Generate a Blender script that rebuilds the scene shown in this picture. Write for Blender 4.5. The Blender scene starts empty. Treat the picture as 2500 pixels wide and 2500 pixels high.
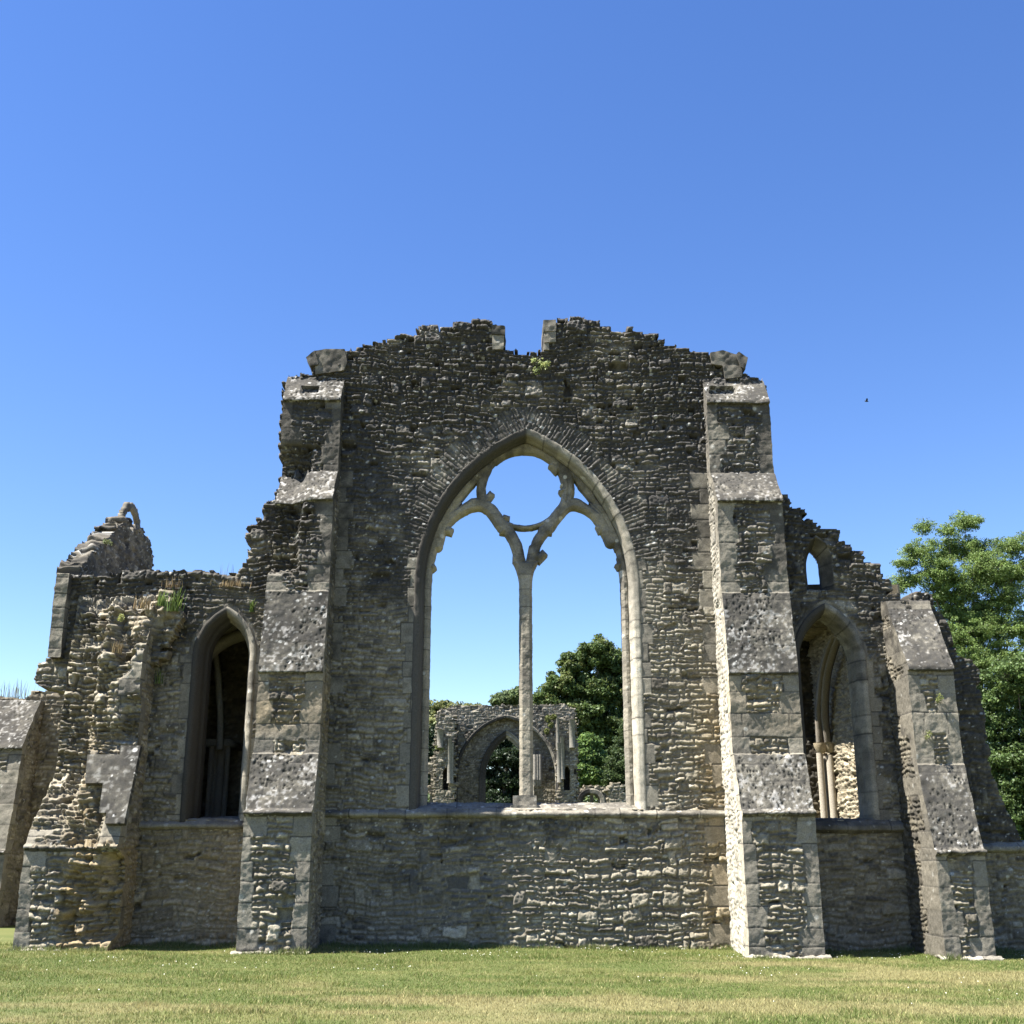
import bpy, math
import numpy as np
PI = math.pi
# ---------------------------------------------------------------- camera, sky, sun, exposure
scn = bpy.context.scene
COL = scn.collection
PITCH, YAW, FPX = 16.4, 0.98, 2800.0
CAM = np.array([0.0, -20.7, 1.6])
cd = bpy.data.cameras.new('camera'); cam = bpy.data.objects.new('camera', cd); COL.objects.link(cam)
cam.location = CAM
cam.rotation_euler = (math.radians(90 + PITCH), 0, math.radians(-YAW))
cd.sensor_width = 36; cd.lens = 36 * FPX / 2500; cd.clip_start = .1; cd.clip_end = 3000
scn.camera = cam
SUN_EL, SUN_AZ = 60.0, 76.0           # azimuth measured from -Y towards -X
a, e = math.radians(SUN_AZ), math.radians(SUN_EL)
SD = np.array([-math.sin(a) * math.cos(e), -math.cos(a) * math.cos(e), math.sin(e)])   # towards the sun
w = bpy.data.worlds.new('World'); scn.world = w; w.use_nodes = True
nt = w.node_tree; nt.nodes.clear()
sky = nt.nodes.new('ShaderNodeTexSky'); sky.sky_type = 'NISHITA'; sky.sun_disc = False
sky.sun_elevation = e
sky.sun_rotation = math.atan2(SD[0], SD[1])
sky.altitude = 50; sky.air_density = 1.0; sky.dust_density = .1; sky.ozone_density = 2.0
bg = nt.nodes.new('ShaderNodeBackground'); bg.inputs[1].default_value = .052
wo = nt.nodes.new('ShaderNodeOutputWorld')
hs = nt.nodes.new('ShaderNodeHueSaturation'); hs.inputs['Hue'].default_value = .513; hs.inputs['Saturation'].default_value = 1.24; hs.inputs['Value'].default_value = 1.16
nt.links.new(sky.outputs[0], hs.inputs['Color']); nt.links.new(hs.outputs[0], bg.inputs[0]); nt.links.new(bg.outputs[0], wo.inputs[0])
sd = bpy.data.lights.new('sun', 'SUN'); sun = bpy.data.objects.new('sun', sd); COL.objects.link(sun)
sd.energy = 5.0; sd.angle = math.radians(.5); sd.color = (1, .95, .87)
from mathutils import Vector
sun.rotation_euler = Vector(SD).to_track_quat('Z', 'Y').to_euler()
sun.location = (-20, -20, 40)
scn.view_settings.view_transform = 'Standard'; scn.view_settings.look = 'None'
scn.view_settings.exposure = 1.97; scn.view_settings.gamma = 1
scn.view_settings.use_curve_mapping = False

# ---------------------------------------------------------------- maths helpers
th, ps = math.radians(PITCH), math.radians(YAW)
FW = np.array([math.sin(ps) * math.cos(th), math.cos(ps) * math.cos(th), math.sin(th)])
RT = np.array([math.cos(ps), -math.sin(ps), 0]); UP = np.cross(RT, FW)
def at(px, py, Y=0.):
    "photo pixel (of 2500) -> x, z on the vertical plane y = Y"
    d = FW + RT * (px - 1250) / FPX - UP * (py - 1250) / FPX
    p = CAM + (Y - CAM[1]) / d[1] * d
    return p[0], p[2]
def atX(px, py, X):
    d = FW + RT * (px - 1250) / FPX - UP * (py - 1250) / FPX
    p = CAM + (X - CAM[0]) / d[0] * d
    return p[1], p[2]
def poly(pts, Y=0.): return np.array([at(x, y, Y) for x, y in pts])

def _h(ix, iy, iz, s):
    n = (ix.astype(np.int64) * 374761393 + iy.astype(np.int64) * 668265263 + iz.astype(np.int64) * 1274126177 + s * 974634777) & 0xffffffff
    n = ((n ^ (n >> 13)) * 1274126177) & 0xffffffff
    n = ((n ^ (n >> 16)) * 2246822519) & 0xffffffff
    return ((n ^ (n >> 15)) & 0xffffff) / float(0xffffff)
def vn(x, y, z, s=0):
    "value noise -1..1"
    x, y, z = np.broadcast_arrays(np.asarray(x, float), np.asarray(y, float), np.asarray(z, float))
    ix, iy, iz = np.floor(x), np.floor(y), np.floor(z)
    fx, fy, fz = x - ix, y - iy, z - iz
    fx, fy, fz = [t * t * (3 - 2 * t) for t in (fx, fy, fz)]
    r = 0
    for dx in (0, 1):
        for dy in (0, 1):
            for dz in (0, 1):
                r = r + _h(ix + dx, iy + dy, iz + dz, s) * (fx if dx else 1 - fx) * (fy if dy else 1 - fy) * (fz if dz else 1 - fz)
    return r * 2 - 1
def fbm(x, y, z, s=0, o=3):
    r, a_, t = 0, 1, 0
    for k in range(o):
        f = 2.03 ** k
        r = r + a_ * vn(x * f, y * f, z * f, s + k * 17); t += a_; a_ *= .5
    return r / t
def sm(a_, b_, x):
    t = np.clip((x - a_) / (b_ - a_), 0, 1); return t * t * (3 - 2 * t)
def inpoly(x, y, P):
    r = np.zeros(np.shape(x), bool); n = len(P)
    for i in range(n):
        x1, y1 = P[i]; x2, y2 = P[(i + 1) % n]
        if y1 == y2: continue
        c = ((y1 > y) != (y2 > y)) & (x < (x2 - x1) * (y - y1) / (y2 - y1) + x1)
        r ^= c
    return r
_tab = {}
def course(u, v, seed, hmin, hmax, lmin, lmax):
    "coursed masonry lookup: row, stone id, distances to left/bottom joint, stone length, height"
    key = (seed, hmin, hmax, lmin, lmax)
    if key not in _tab:
        r = np.random.default_rng(seed)
        n = int(40 / ((hmin + hmax) / 2)); H = r.uniform(hmin, hmax, n); ys = np.concatenate([[0], np.cumsum(H)]) - 12
        m = int(64 / ((lmin + lmax) / 2)) + 8
        L = lmin + (lmax - lmin) * r.random((n + 1, m)) ** 1.5
        L *= (64 / L.sum(1))[:, None] * r.uniform(.93, 1.07, (n + 1, 1))
        xs = np.concatenate([np.zeros((n + 1, 1)), np.cumsum(L, 1)], 1) - 30 + r.uniform(-.5, .5, (n + 1, 1))
        _tab[key] = (ys, xs)
    ys, xs = _tab[key]
    row = np.clip(np.searchsorted(ys, v) - 1, 0, len(ys) - 2)
    flat = (xs + (np.arange(len(xs)) * 200.)[:, None]).ravel()
    k = np.searchsorted(flat, u + row * 200.) - 1
    k = np.clip(k, 0, len(flat) - 2)
    x0 = flat[k] - row * 200.; L = flat[k + 1] - flat[k]
    return row, k, u - x0, v - ys[row], np.maximum(L, .01), ys[row + 1] - ys[row]
def rnd(k, s): return _h(k, k * 0 + 7, k * 0 + 3, s)
def spots(u, v, cell, prob, r0, r1, s, asp=1.):
    "scattered blobs; returns 0..1 mask"
    m = np.zeros(np.shape(u))
    iu, iv = np.floor(u / cell), np.floor(v / cell)
    for a_ in (-1, 0, 1):
        for b_ in (-1, 0, 1):
            cu, cv = iu + a_, iv + b_
            px = (cu + _h(cu, cv, cu * 0, s)) * cell; pz = (cv + _h(cu, cv, cu * 0, s + 1)) * cell
            rr = r0 + (r1 - r0) * _h(cu, cv, cu * 0, s + 2) ** 2
            on = _h(cu, cv, cu * 0, s + 3) < prob
            d = np.hypot(u - px, (v - pz) / asp)
            m = np.maximum(m, np.where(on, sm(rr * 1.15, rr * .7, d), 0))
    return m

# ---------------------------------------------------------------- masonry: relief and colour
def C(*c): return np.array(c, float)
def mix(a_, b_, t):
    t = np.asarray(t)[..., None]; return a_ * (1 - t) + b_ * t
def rubble(u, v, seed, amp=1., big=.13, miss=.035):
    zu, zv = np.floor(u / .62 + .8 * vn(u * 1.3, v * 2.1, 4, seed)), np.floor(v / .45 + .5 * vn(u * 1.1, v * .9, 6, seed))
    off = _h(zu, zv, zu * 0, seed + 3)
    u1 = u + .05 * vn(u * 1.7, v * 1.7, 0, seed) + .028 * vn(u * 8, v * 8, 1, seed)
    v1 = v + .065 * vn(u * 1.1, v * 1.1, 2, seed) + .026 * vn(u * 5, v * 6, 3, seed) + .13 * off
    row, k, du, dv, L, H = course(u1, v1, seed, .045, .12, .07, .34)
    rw, kb, dub, dvb, Lb, Hb = course(u1 + 3.3, v1 + 1.7, seed + 1, .13, .26, .14, .42)
    isb = rnd(kb, seed + 5) < big
    du, dv, L, H = np.where(isb, dub, du), np.where(isb, dvb, dv), np.where(isb, Lb, L), np.where(isb, Hb, H)
    k = np.where(isb, kb + 500000, k)
    r1, r2, r3, r4 = [rnd(k, seed + q) for q in (11, 12, 13, 14)]
    d = np.minimum(np.minimum(du, L - du), np.minimum(dv, H - dv)) - .006 - .007 * r4 + .008 * vn(u * 22, v * 22, 5, seed)
    prof = sm(0, .015, d)
    body = .017 + .018 * r1 ** 1.5 + .009 * sm(0, .04, d) - (dv / H - .5) * .026 * (r2 + .25) - (du / L - .5) * .024 * (r3 - .1)
    h = prof * (body + .008 * vn(u * 18, v * 26, 6, seed) + .007 * vn(u * 38, v * 50, 6, seed)) * amp
    ms = rnd(k, seed + 9) < miss
    h = np.where(ms, -prof * .07 * amp, h)
    h = h + .010 * vn(u * 1.3, v * 1.3, 8, seed) * amp - .012 * amp
    uc, vc = u - du + L / 2, v - dv + H / 2
    return h, prof, k, r1, r2, r3, uc, vc
PALE, MIDS, DARK, OCH = C(.58, .53, .43), C(.34, .31, .25), C(.13, .12, .105), C(.46, .33, .16)
MORT = C(.27, .24, .19); LICH_SHADE = C(.052, .049, .045); WHITE = C(.68, .67, .63)  # the dark lichen tone doubles as painted shade
def stonecol(u, v, prof, r1, r2, r3, seed, dark=0., ochre=0., white=.10, tone=1.):
    c = mix(mix(DARK, MIDS, sm(0, .45, r2)), mix(MIDS, PALE, r3), sm(.45, .95, r2))
    c = mix(c, OCH, np.clip(ochre * (.5 + .9 * r3), 0, .9))
    c = mix(np.broadcast_to(mix(MORT, OCH, np.clip(ochre * .8 + 0 * u, 0, .8)), c.shape), c, prof)
    n = fbm(u * .8, v * .8, 3, seed + 40) * .65 + fbm(u * 4, v * 5, 9, seed + 41) * .5
    dk = np.clip(sm(-.25, .55, n + dark - .45 + .35 * (r1 - .5)) * .92, 0, .92)
    c = mix(c, LICH_SHADE * (1 + .8 * r1[..., None]), dk)
    wz = np.maximum(spots(u, v, .13, white * 1.6, .010, .045, seed + 60, .7), spots(u + 5, v, .09, white * 1.5, .008, .022, seed + 64, .8)) * sm(-.3, .3, fbm(u * 1.3, v * 1.3, 5, seed + 61) + dark * .5)
    c = mix(c, WHITE, wz * .85)
    c = c * (1 + .28 * vn(u * 30, v * 30, 2, seed + 70))[..., None] * tone
    wm = sm(9.5, 3.5, v)[..., None]
    return np.clip(c * .57 * (C(.975, .985, 1.0) * (1 - wm) + C(1.01, 1.0, .94) * wm), .010, .8)
def ashcol(u, v, k, seed, dark=0., white=.08, tone=1., joint=1., ochre=0.):
    r = rnd(k, seed + 2)
    c = mix(C(.25, .235, .205), C(.40, .375, .32), r)
    c = mix(c, OCH, np.clip(ochre * (.4 + r), 0, .8))
    n = fbm(u * 1.4, v * 1.4, 1, seed + 80) * .7 + fbm(u * 7, v * 7, 4, seed + 81) * .45
    c = mix(c, LICH_SHADE * 1.5, np.clip(sm(-.2, .6, n + dark - .4) * .85, 0, .85))
    c = mix(c, WHITE, .8 * spots(u, v, .2, white, .012, .045, seed + 82))
    c = c * (1 + .14 * vn(u * 24, v * 24, 2, seed + 83))[..., None] * tone
    return np.clip(mix(LICH_SHADE * 1.6, c, joint) * .56 * C(1.02, 1.0, .94), .010, .8)
ALT = 6.0
def darkness(x, z): return np.clip((z - 3.4) / 5.6, -.12, 1.0) + .0 * x

# ---------------------------------------------------------------- mesh building
class MB:
    def __init__(s): s.v, s.f, s.c, s.n = [], [], [], 0
    def add(s, v, f, c):
        v = np.asarray(v, float).reshape(-1, 3); c = np.broadcast_to(np.asarray(c, float), v.shape)
        f = np.asarray(f, np.int64).reshape(-1, 4)
        s.v.append(v); s.c.append(c.copy()); s.f.append(f + s.n); s.n += len(v)
    def grid(s, P, c, flip=False, mask=None, wrap=False):
        n, m = P.shape[:2]
        idx = np.arange(n * m).reshape(n, m)
        if wrap: idx = np.concatenate([idx, idx[:, :1]], 1)
        a_, b_, c_, d_ = idx[:-1, :-1], idx[:-1, 1:], idx[1:, 1:], idx[1:, :-1]
        q = np.stack([a_, b_, c_, d_] if not flip else [a_, d_, c_, b_], -1)
        if mask is not None: q = q[mask]
        s.add(P.reshape(-1, 3), q.reshape(-1, 4), np.broadcast_to(c, P.shape).reshape(-1, 3))
    def box(s, x0, x1, y0, y1, z0, z1, c, jit=0., seed=0):
        v = np.array([(x, y, z) for z in (z0, z1) for y in (y0, y1) for x in (x0, x1)], float)
        if jit: v = v + np.random.default_rng(seed).uniform(-jit, jit, v.shape)
        s.add(v, [(0, 2, 3, 1), (4, 5, 7, 6), (0, 1, 5, 4), (2, 6, 7, 3), (0, 4, 6, 2), (1, 3, 7, 5)], c)
    def tube(s, P, R, c, n=8):
        P = np.asarray(P, float); R = np.broadcast_to(R, len(P))
        T = np.gradient(P, axis=0); T /= np.linalg.norm(T, axis=1)[:, None] + 1e-9
        ref = np.array([0, 1, 0.]) if abs(T[0][1]) < .9 else np.array([1, 0, 0.])
        A = np.cross(T, ref); A /= np.linalg.norm(A, axis=1)[:, None] + 1e-9; B = np.cross(T, A)
        t = np.linspace(0, 2 * PI, n, endpoint=False)
        G = P[:, None] + R[:, None, None] * (np.cos(t)[None, :, None] * A[:, None] + np.sin(t)[None, :, None] * B[:, None])
        s.grid(G, c, wrap=True)
    def build(s, name, mat, parent=None, smooth=False):
        V = np.concatenate(s.v); root = parent
        while root is not None and root.parent is not None: root = root.parent
        if root is not None: V = V - np.array(root.location)
        F = np.concatenate(s.f); Cc = np.concatenate(s.c)
        used = np.zeros(len(V), bool); used[F.ravel()] = True
        if not used.all():
            remap = np.cumsum(used) - 1; V = V[used]; Cc = Cc[used]; F = remap[F]
        me = bpy.data.meshes.new(name)
        me.vertices.add(len(V)); me.vertices.foreach_set('co', V.astype(np.float32).ravel())
        tri = F[:, 3] == F[:, 2]
        if tri.all():
            F = F[:, :3]; nl = 3
        else: nl = 4
        me.loops.add(F.size); me.loops.foreach_set('vertex_index', F.astype(np.int32).ravel())
        me.polygons.add(len(F)); me.polygons.foreach_set('loop_start', np.arange(0, F.size, nl, dtype=np.int32))
        me.update(calc_edges=True)
        ca = me.color_attributes.new('Col', 'FLOAT_COLOR', 'POINT')
        ca.data.foreach_set('color', np.concatenate([Cc, np.ones((len(Cc), 1))], 1).astype(np.float32).ravel())
        if smooth: me.polygons.foreach_set('use_smooth', np.ones(len(F), bool))
        me.materials.append(mat)
        o = bpy.data.objects.new(name, me); COL.objects.link(o)
        if parent is not None: o.parent = parent
        return o
def slab(mb, org, U, V, N, u0, u1, v0, v1, res, maskf, thick, surf, snap=None, jit=.02, nlev=3, back=True):
    "plate with a worked front face; maskf(u,v)->bool at cell centres, snap = sdf used to smooth the border"
    org, U, V, N = [np.array(t, float) for t in (org, U, V, N)]
    us = np.arange(u0, u1 + res, res); vs = np.arange(v0, v1 + res, res)
    gu, gv = np.meshgrid(us, vs)
    cu, cv = gu[:-1, :-1] + res / 2, gv[:-1, :-1] + res / 2
    K = maskf(cu, cv)
    if snap is not None:
        f = snap(gu, gv); e_ = res * .5
        gx = (snap(gu + e_, gv) - snap(gu - e_, gv)) / (2 * e_); gy = (snap(gu, gv + e_) - snap(gu, gv - e_)) / (2 * e_)
        Kp = np.pad(K, 1); cnt = Kp[1:, 1:].astype(int) + Kp[:-1, 1:] + Kp[1:, :-1] + Kp[:-1, :-1]
        bd = (cnt > 0) & (cnt < 4)
        m2 = gx * gx + gy * gy + 1e-6
        su = np.clip(-f * gx / m2, -.75 * res, .75 * res); sv = np.clip(-f * gy / m2, -.75 * res, .75 * res)
        gu, gv = np.where(bd, gu + su, gu), np.where(bd, gv + sv, gv)
    h, c = surf(gu, gv)
    P = org + gu[..., None] * U + gv[..., None] * V
    mb.grid(P + h[..., None] * N, c, mask=K)
    B = P - (thick + .02 * vn(gu * 2, gv * 2, 1, 5))[..., None] * N
    if back: mb.grid(B, c, flip=True, mask=K)
    # sides
    idx = np.arange(gu.size).reshape(gu.shape)
    Kp = np.pad(K, 1)
    E = []
    inn = Kp[1:-1, 1:-1]
    m = inn & ~Kp[:-2, 1:-1]; E.append(np.stack([idx[:-1, :-1][m], idx[:-1, 1:][m]], 1))      # bottom
    m = inn & ~Kp[2:, 1:-1]; E.append(np.stack([idx[1:, 1:][m], idx[1:, :-1][m]], 1))
    m = inn & ~Kp[1:-1, :-2]; E.append(np.stack([idx[1:, :-1][m], idx[:-1, :-1][m]], 1))
    m = inn & ~Kp[1:-1, 2:]; E.append(np.stack([idx[:-1, 1:][m], idx[1:, 1:][m]], 1))
    E = np.concatenate(E)
    nodes, inv = np.unique(E.ravel(), return_inverse=True); inv = inv.reshape(-1, 2)
    F_ = (P + h[..., None] * N).reshape(-1, 3)[nodes]; B_ = B.reshape(-1, 3)[nodes]
    cc = c.reshape(-1, 3)[nodes]; lv = []
    for k in range(nlev + 1):
        t = k / nlev; p = F_ * (1 - t) + B_ * t
        if 0 < k < nlev and jit:
            p = p + jit * np.stack([vn(p[:, 0] * 6, p[:, 1] * 6, p[:, 2] * 6, 90 + q) for q in range(3)], 1)
        lv.append(p)
    M = len(nodes)
    q = np.concatenate([np.stack([inv[:, 1] + k * M, inv[:, 0] + k * M, inv[:, 0] + (k + 1) * M, inv[:, 1] + (k + 1) * M], 1) for k in range(nlev)])
    mb.add(np.concatenate(lv), q, np.concatenate([cc] * (nlev + 1)))

# ---------------------------------------------------------------- materials
def nodes_mat(name):
    m = bpy.data.materials.new(name); m.use_nodes = True; n = m.node_tree; n.nodes.clear()
    o = n.nodes.new('ShaderNodeOutputMaterial'); b = n.nodes.new('ShaderNodeBsdfPrincipled')
    n.links.new(b.outputs[0], o.inputs[0]); return m, n, b, o
def stone_mat(name, bump=.5, scale=1.):
    m, n, b, o = nodes_mat(name); L = n.links.new
    at_ = n.nodes.new('ShaderNodeVertexColor'); at_.layer_name = 'Col'
    tc = n.nodes.new('ShaderNodeTexCoord')
    n1 = n.nodes.new('ShaderNodeTexNoise'); n1.inputs['Scale'].default_value = 28 * scale; n1.inputs['Detail'].default_value = 5
    n1.inputs['Roughness'].default_value = .7
    L(tc.outputs['Object'], n1.inputs['Vector'])
    mr = n.nodes.new('ShaderNodeMapRange'); mr.inputs[1].default_value = .3; mr.inputs[2].default_value = .7
    mr.inputs[3].default_value = .62; mr.inputs[4].default_value = 1.4
    L(n1.outputs[0], mr.inputs[0])
    mx = n.nodes.new('ShaderNodeMix'); mx.data_type = 'RGBA'; mx.blend_type = 'MULTIPLY'; mx.inputs[0].default_value = 1
    L(at_.outputs[0], mx.inputs[6]); L(mr.outputs[0], mx.inputs[7]); L(mx.outputs[2], b.inputs['Base Color'])
    b.inputs['Roughness'].default_value = .93; b.inputs['Specular IOR Level'].default_value = .25
    bp = n.nodes.new('ShaderNodeBump'); bp.inputs['Strength'].default_value = bump; bp.inputs['Distance'].default_value = .012 / scale
    L(n1.outputs[0], bp.inputs['Height']); L(bp.outputs[0], b.inputs['Normal'])
    return m
STONE = stone_mat('rubble_stone', 1., 2.); FAR = stone_mat('far_stone', .5, .35)
def leaf_mat(name, trans=.35, rough=.55):
    m, n, b, o = nodes_mat(name); L = n.links.new
    at_ = n.nodes.new('ShaderNodeVertexColor'); at_.layer_name = 'Col'
    L(at_.outputs[0], b.inputs['Base Color']); b.inputs['Roughness'].default_value = rough
    b.inputs['Specular IOR Level'].default_value = .3
    if trans:
        t = n.nodes.new('ShaderNodeBsdfTranslucent'); hs = n.nodes.new('ShaderNodeHueSaturation')
        hs.inputs['Hue'].default_value = .48; hs.inputs['Value'].default_value = 1.25
        L(at_.outputs[0], hs.inputs['Color']); L(hs.outputs[0], t.inputs[0])
        ms = n.nodes.new('ShaderNodeMixShader'); ms.inputs[0].default_value = trans
        L(b.outputs[0], ms.inputs[1]); L(t.outputs[0], ms.inputs[2]); L(ms.outputs[0], o.inputs[0])
    return m
LEAF = leaf_mat('foliage'); BARK = leaf_mat('bark', 0, .9); GRASS = leaf_mat('grass_blades', .3, .7)

# ---------------------------------------------------------------- naming
def tag(o, label=None, cat=None, group=None, kind=None):
    for k, v in (('label', label), ('category', cat), ('group', group), ('kind', kind)):
        if v: o[k] = v
    return o
def thing(name, label, cat, loc=(0, 0, 0), group=None):
    o = bpy.data.objects.new(name, None); COL.objects.link(o); o.location = loc; o.empty_display_size = .3
    return tag(o, label, cat, group)
def gz(x): return -.0085 * np.clip(x, -14, 14)
#SECTION ground
# ---------------------------------------------------------------- lawn
GRN, GRN2, DRY, SOIL = C(.088, .128, .026), C(.155, .175, .05), C(.29, .25, .12), C(.14, .13, .06)
def lawncol(x, y, s=0):
    n = fbm(x * .22 + 3, y * .75 + x * .12, 0, 300 + s * 0) ; n2 = fbm(x * 1.3, y * 2.6, 1, 310)
    dry = sm(-.12, .42, n * .8 + n2 * .45 + .06 * np.sin((y - .12 * x) * 3.4) - np.clip((y + 4) / 12, -1, .6) * .35 - .05)
    c = mix(mix(GRN, GRN2, sm(-.5, .5, n2 + .3 * n)), DRY, dry * .62)
    return c, dry
def foot_weeds():
    r = np.random.default_rng(31); L = [(-7.6, -6.1, -1.22), (-6.1, -4.0, -.03), (-4.05, -2.85, -1.56), (-2.9, 4.1, -.04), (4.0, 5.35, -1.56), (5.3, 7.2, -.05), (7.1, 8.1, -1.62), (8., 11., -.05)]
    V, Cc = [], []
    for x0, x1, yy in L:
        n = int((x1 - x0) * 420); x = r.uniform(x0, x1, n); k = fbm(x * 1.7, x * 0 + yy, 0, 77); ok = k > -.12; x, k = x[ok], k[ok]; n = len(x)
        y = yy - np.abs(r.normal(0, .07, n)); h = (.03 + .07 * r.random(n)) * (.7 + 1.3 * np.clip(k + .1, 0, 1)); w_ = .004 + .004 * r.random(n); z = gz(x)
        lx, ly = r.normal(0, .5, (2, n)) * h
        V.append(np.stack([np.stack([x - w_, y, z - .01], 1), np.stack([x + w_, y, z - .01], 1), np.stack([x + lx, y + ly, z + h], 1)], 1).reshape(-1, 3))
        c = mix(C(.07, .11, .025), C(.17, .18, .07), r.random(n)); Cc.append(np.repeat(c, 3, 0))
    V = np.concatenate(V); i = np.arange(len(V) // 3) * 3; m = MB(); m.add(V, np.stack([i, i + 1, i + 2, i + 2], 1), np.concatenate(Cc))
    tag(m.build('foot_weeds', GRASS), 'longer uncut grass and weeds along the foot of the walls', 'weeds', kind='stuff')
def build_ground():
    ys = np.concatenate([[-400, -100, -40], np.arange(-24, 4, .12), [8, 16, 40, 100, 300, 900]])
    xs = np.concatenate([[-900, -200, -60, -30], np.arange(-14, 14, .12), [30, 60, 200, 900]])
    gx, gy = np.meshgrid(xs, ys)
    c, dry = lawncol(gx, gy)
    c = mix(c, SOIL * .8, np.full(gx.shape, .35))
    z = gz(gx) + .012 * vn(gx * .8, gy * .8, 0, 7)
    mb = MB(); mb.grid(np.stack([gx, gy, z], -1), c)
    tag(mb.build('lawn', GRASS), kind='structure')
    # blades
    r = np.random.default_rng(5)
    N = 460000
    D = 8.5 + (20.9 - 8.5) * r.random(N) ** .8
    y = CAM[1] + D; x = (r.random(N) - .5) * 2 * (D * .53 + .8) + D * .02
    keep = (y < -.03) | (np.abs(x) > 8.3)
    x, y = x[keep], y[keep]; N = len(x)
    c, dry = lawncol(x, y)
    rr = r.random(N)
    c = mix(c, DRY * 1.25, np.where(rr < .16, .8, 0)); c = c * (.75 + .6 * r.random(N))[:, None]
    tall = fbm(x * .6, y * 1.2, 5, 320)
    h = (.012 + .020 * r.random(N)) * (1 + .6 * tall) * (1 + 2.4 * sm(-.45, -.05, y) * (r.random(N) < .4)) * (1 + 1.2 * (fbm(x * 2.2, y * 2.2, 9, 330) > .42))
    wd = .0028 + .0026 * r.random(N); az = r.random(N) * PI
    z = gz(x) + .012 * vn(x * .8, y * .8, 0, 7)
    le = r.normal(0, .55, (N, 2)) * h[:, None]
    b0 = np.stack([x - np.cos(az) * wd, y - np.sin(az) * wd, z - .004], 1); b1 = np.stack([x + np.cos(az) * wd, y + np.sin(az) * wd, z - .004], 1)
    tp = np.stack([x + le[:, 0], y + le[:, 1], z + h], 1)
    V = np.stack([b0, b1, tp], 1).reshape(-1, 3); i = np.arange(N) * 3
    mb = MB(); mb.add(V, np.stack([i, i + 1, i + 2, i + 2], 1), np.repeat(c, 3, 0))
    tag(mb.build('grass', GRASS), 'short mown grass of the lawn with dry straw coloured patches', 'grass', kind='stuff')
    # daisies
    N = 700; D = 13 + 7.5 * r.random(N) ** .45; y = CAM[1] + D; x = (r.random(N) - .5) * 2 * D * .5
    ok = (fbm(x * .5, y * .8, 3, 44) + .35 * (y > -2) * (x > 2) > .12); x, y = x[ok], y[ok]; N = len(x)
    s = .003 + .004 * r.random(N); z = gz(x) + .035 + .015 * r.random(N)
    V = np.stack([np.stack([x + s * cx, y + s * cy * .8, z + s * cy * .6], 1) for cx, cy in ((-1, -1), (1, -1), (1, 1), (-1, 1))], 1).reshape(-1, 3)
    i = np.arange(N) * 4; mb = MB(); mb.add(V, np.stack([i, i + 1, i + 2, i + 3], 1), C(.75, .75, .68))
    tag(mb.build('daisies', LEAF), 'tiny white daisies scattered over the lawn', 'daisies', kind='stuff')
build_ground(); foot_weeds()

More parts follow.
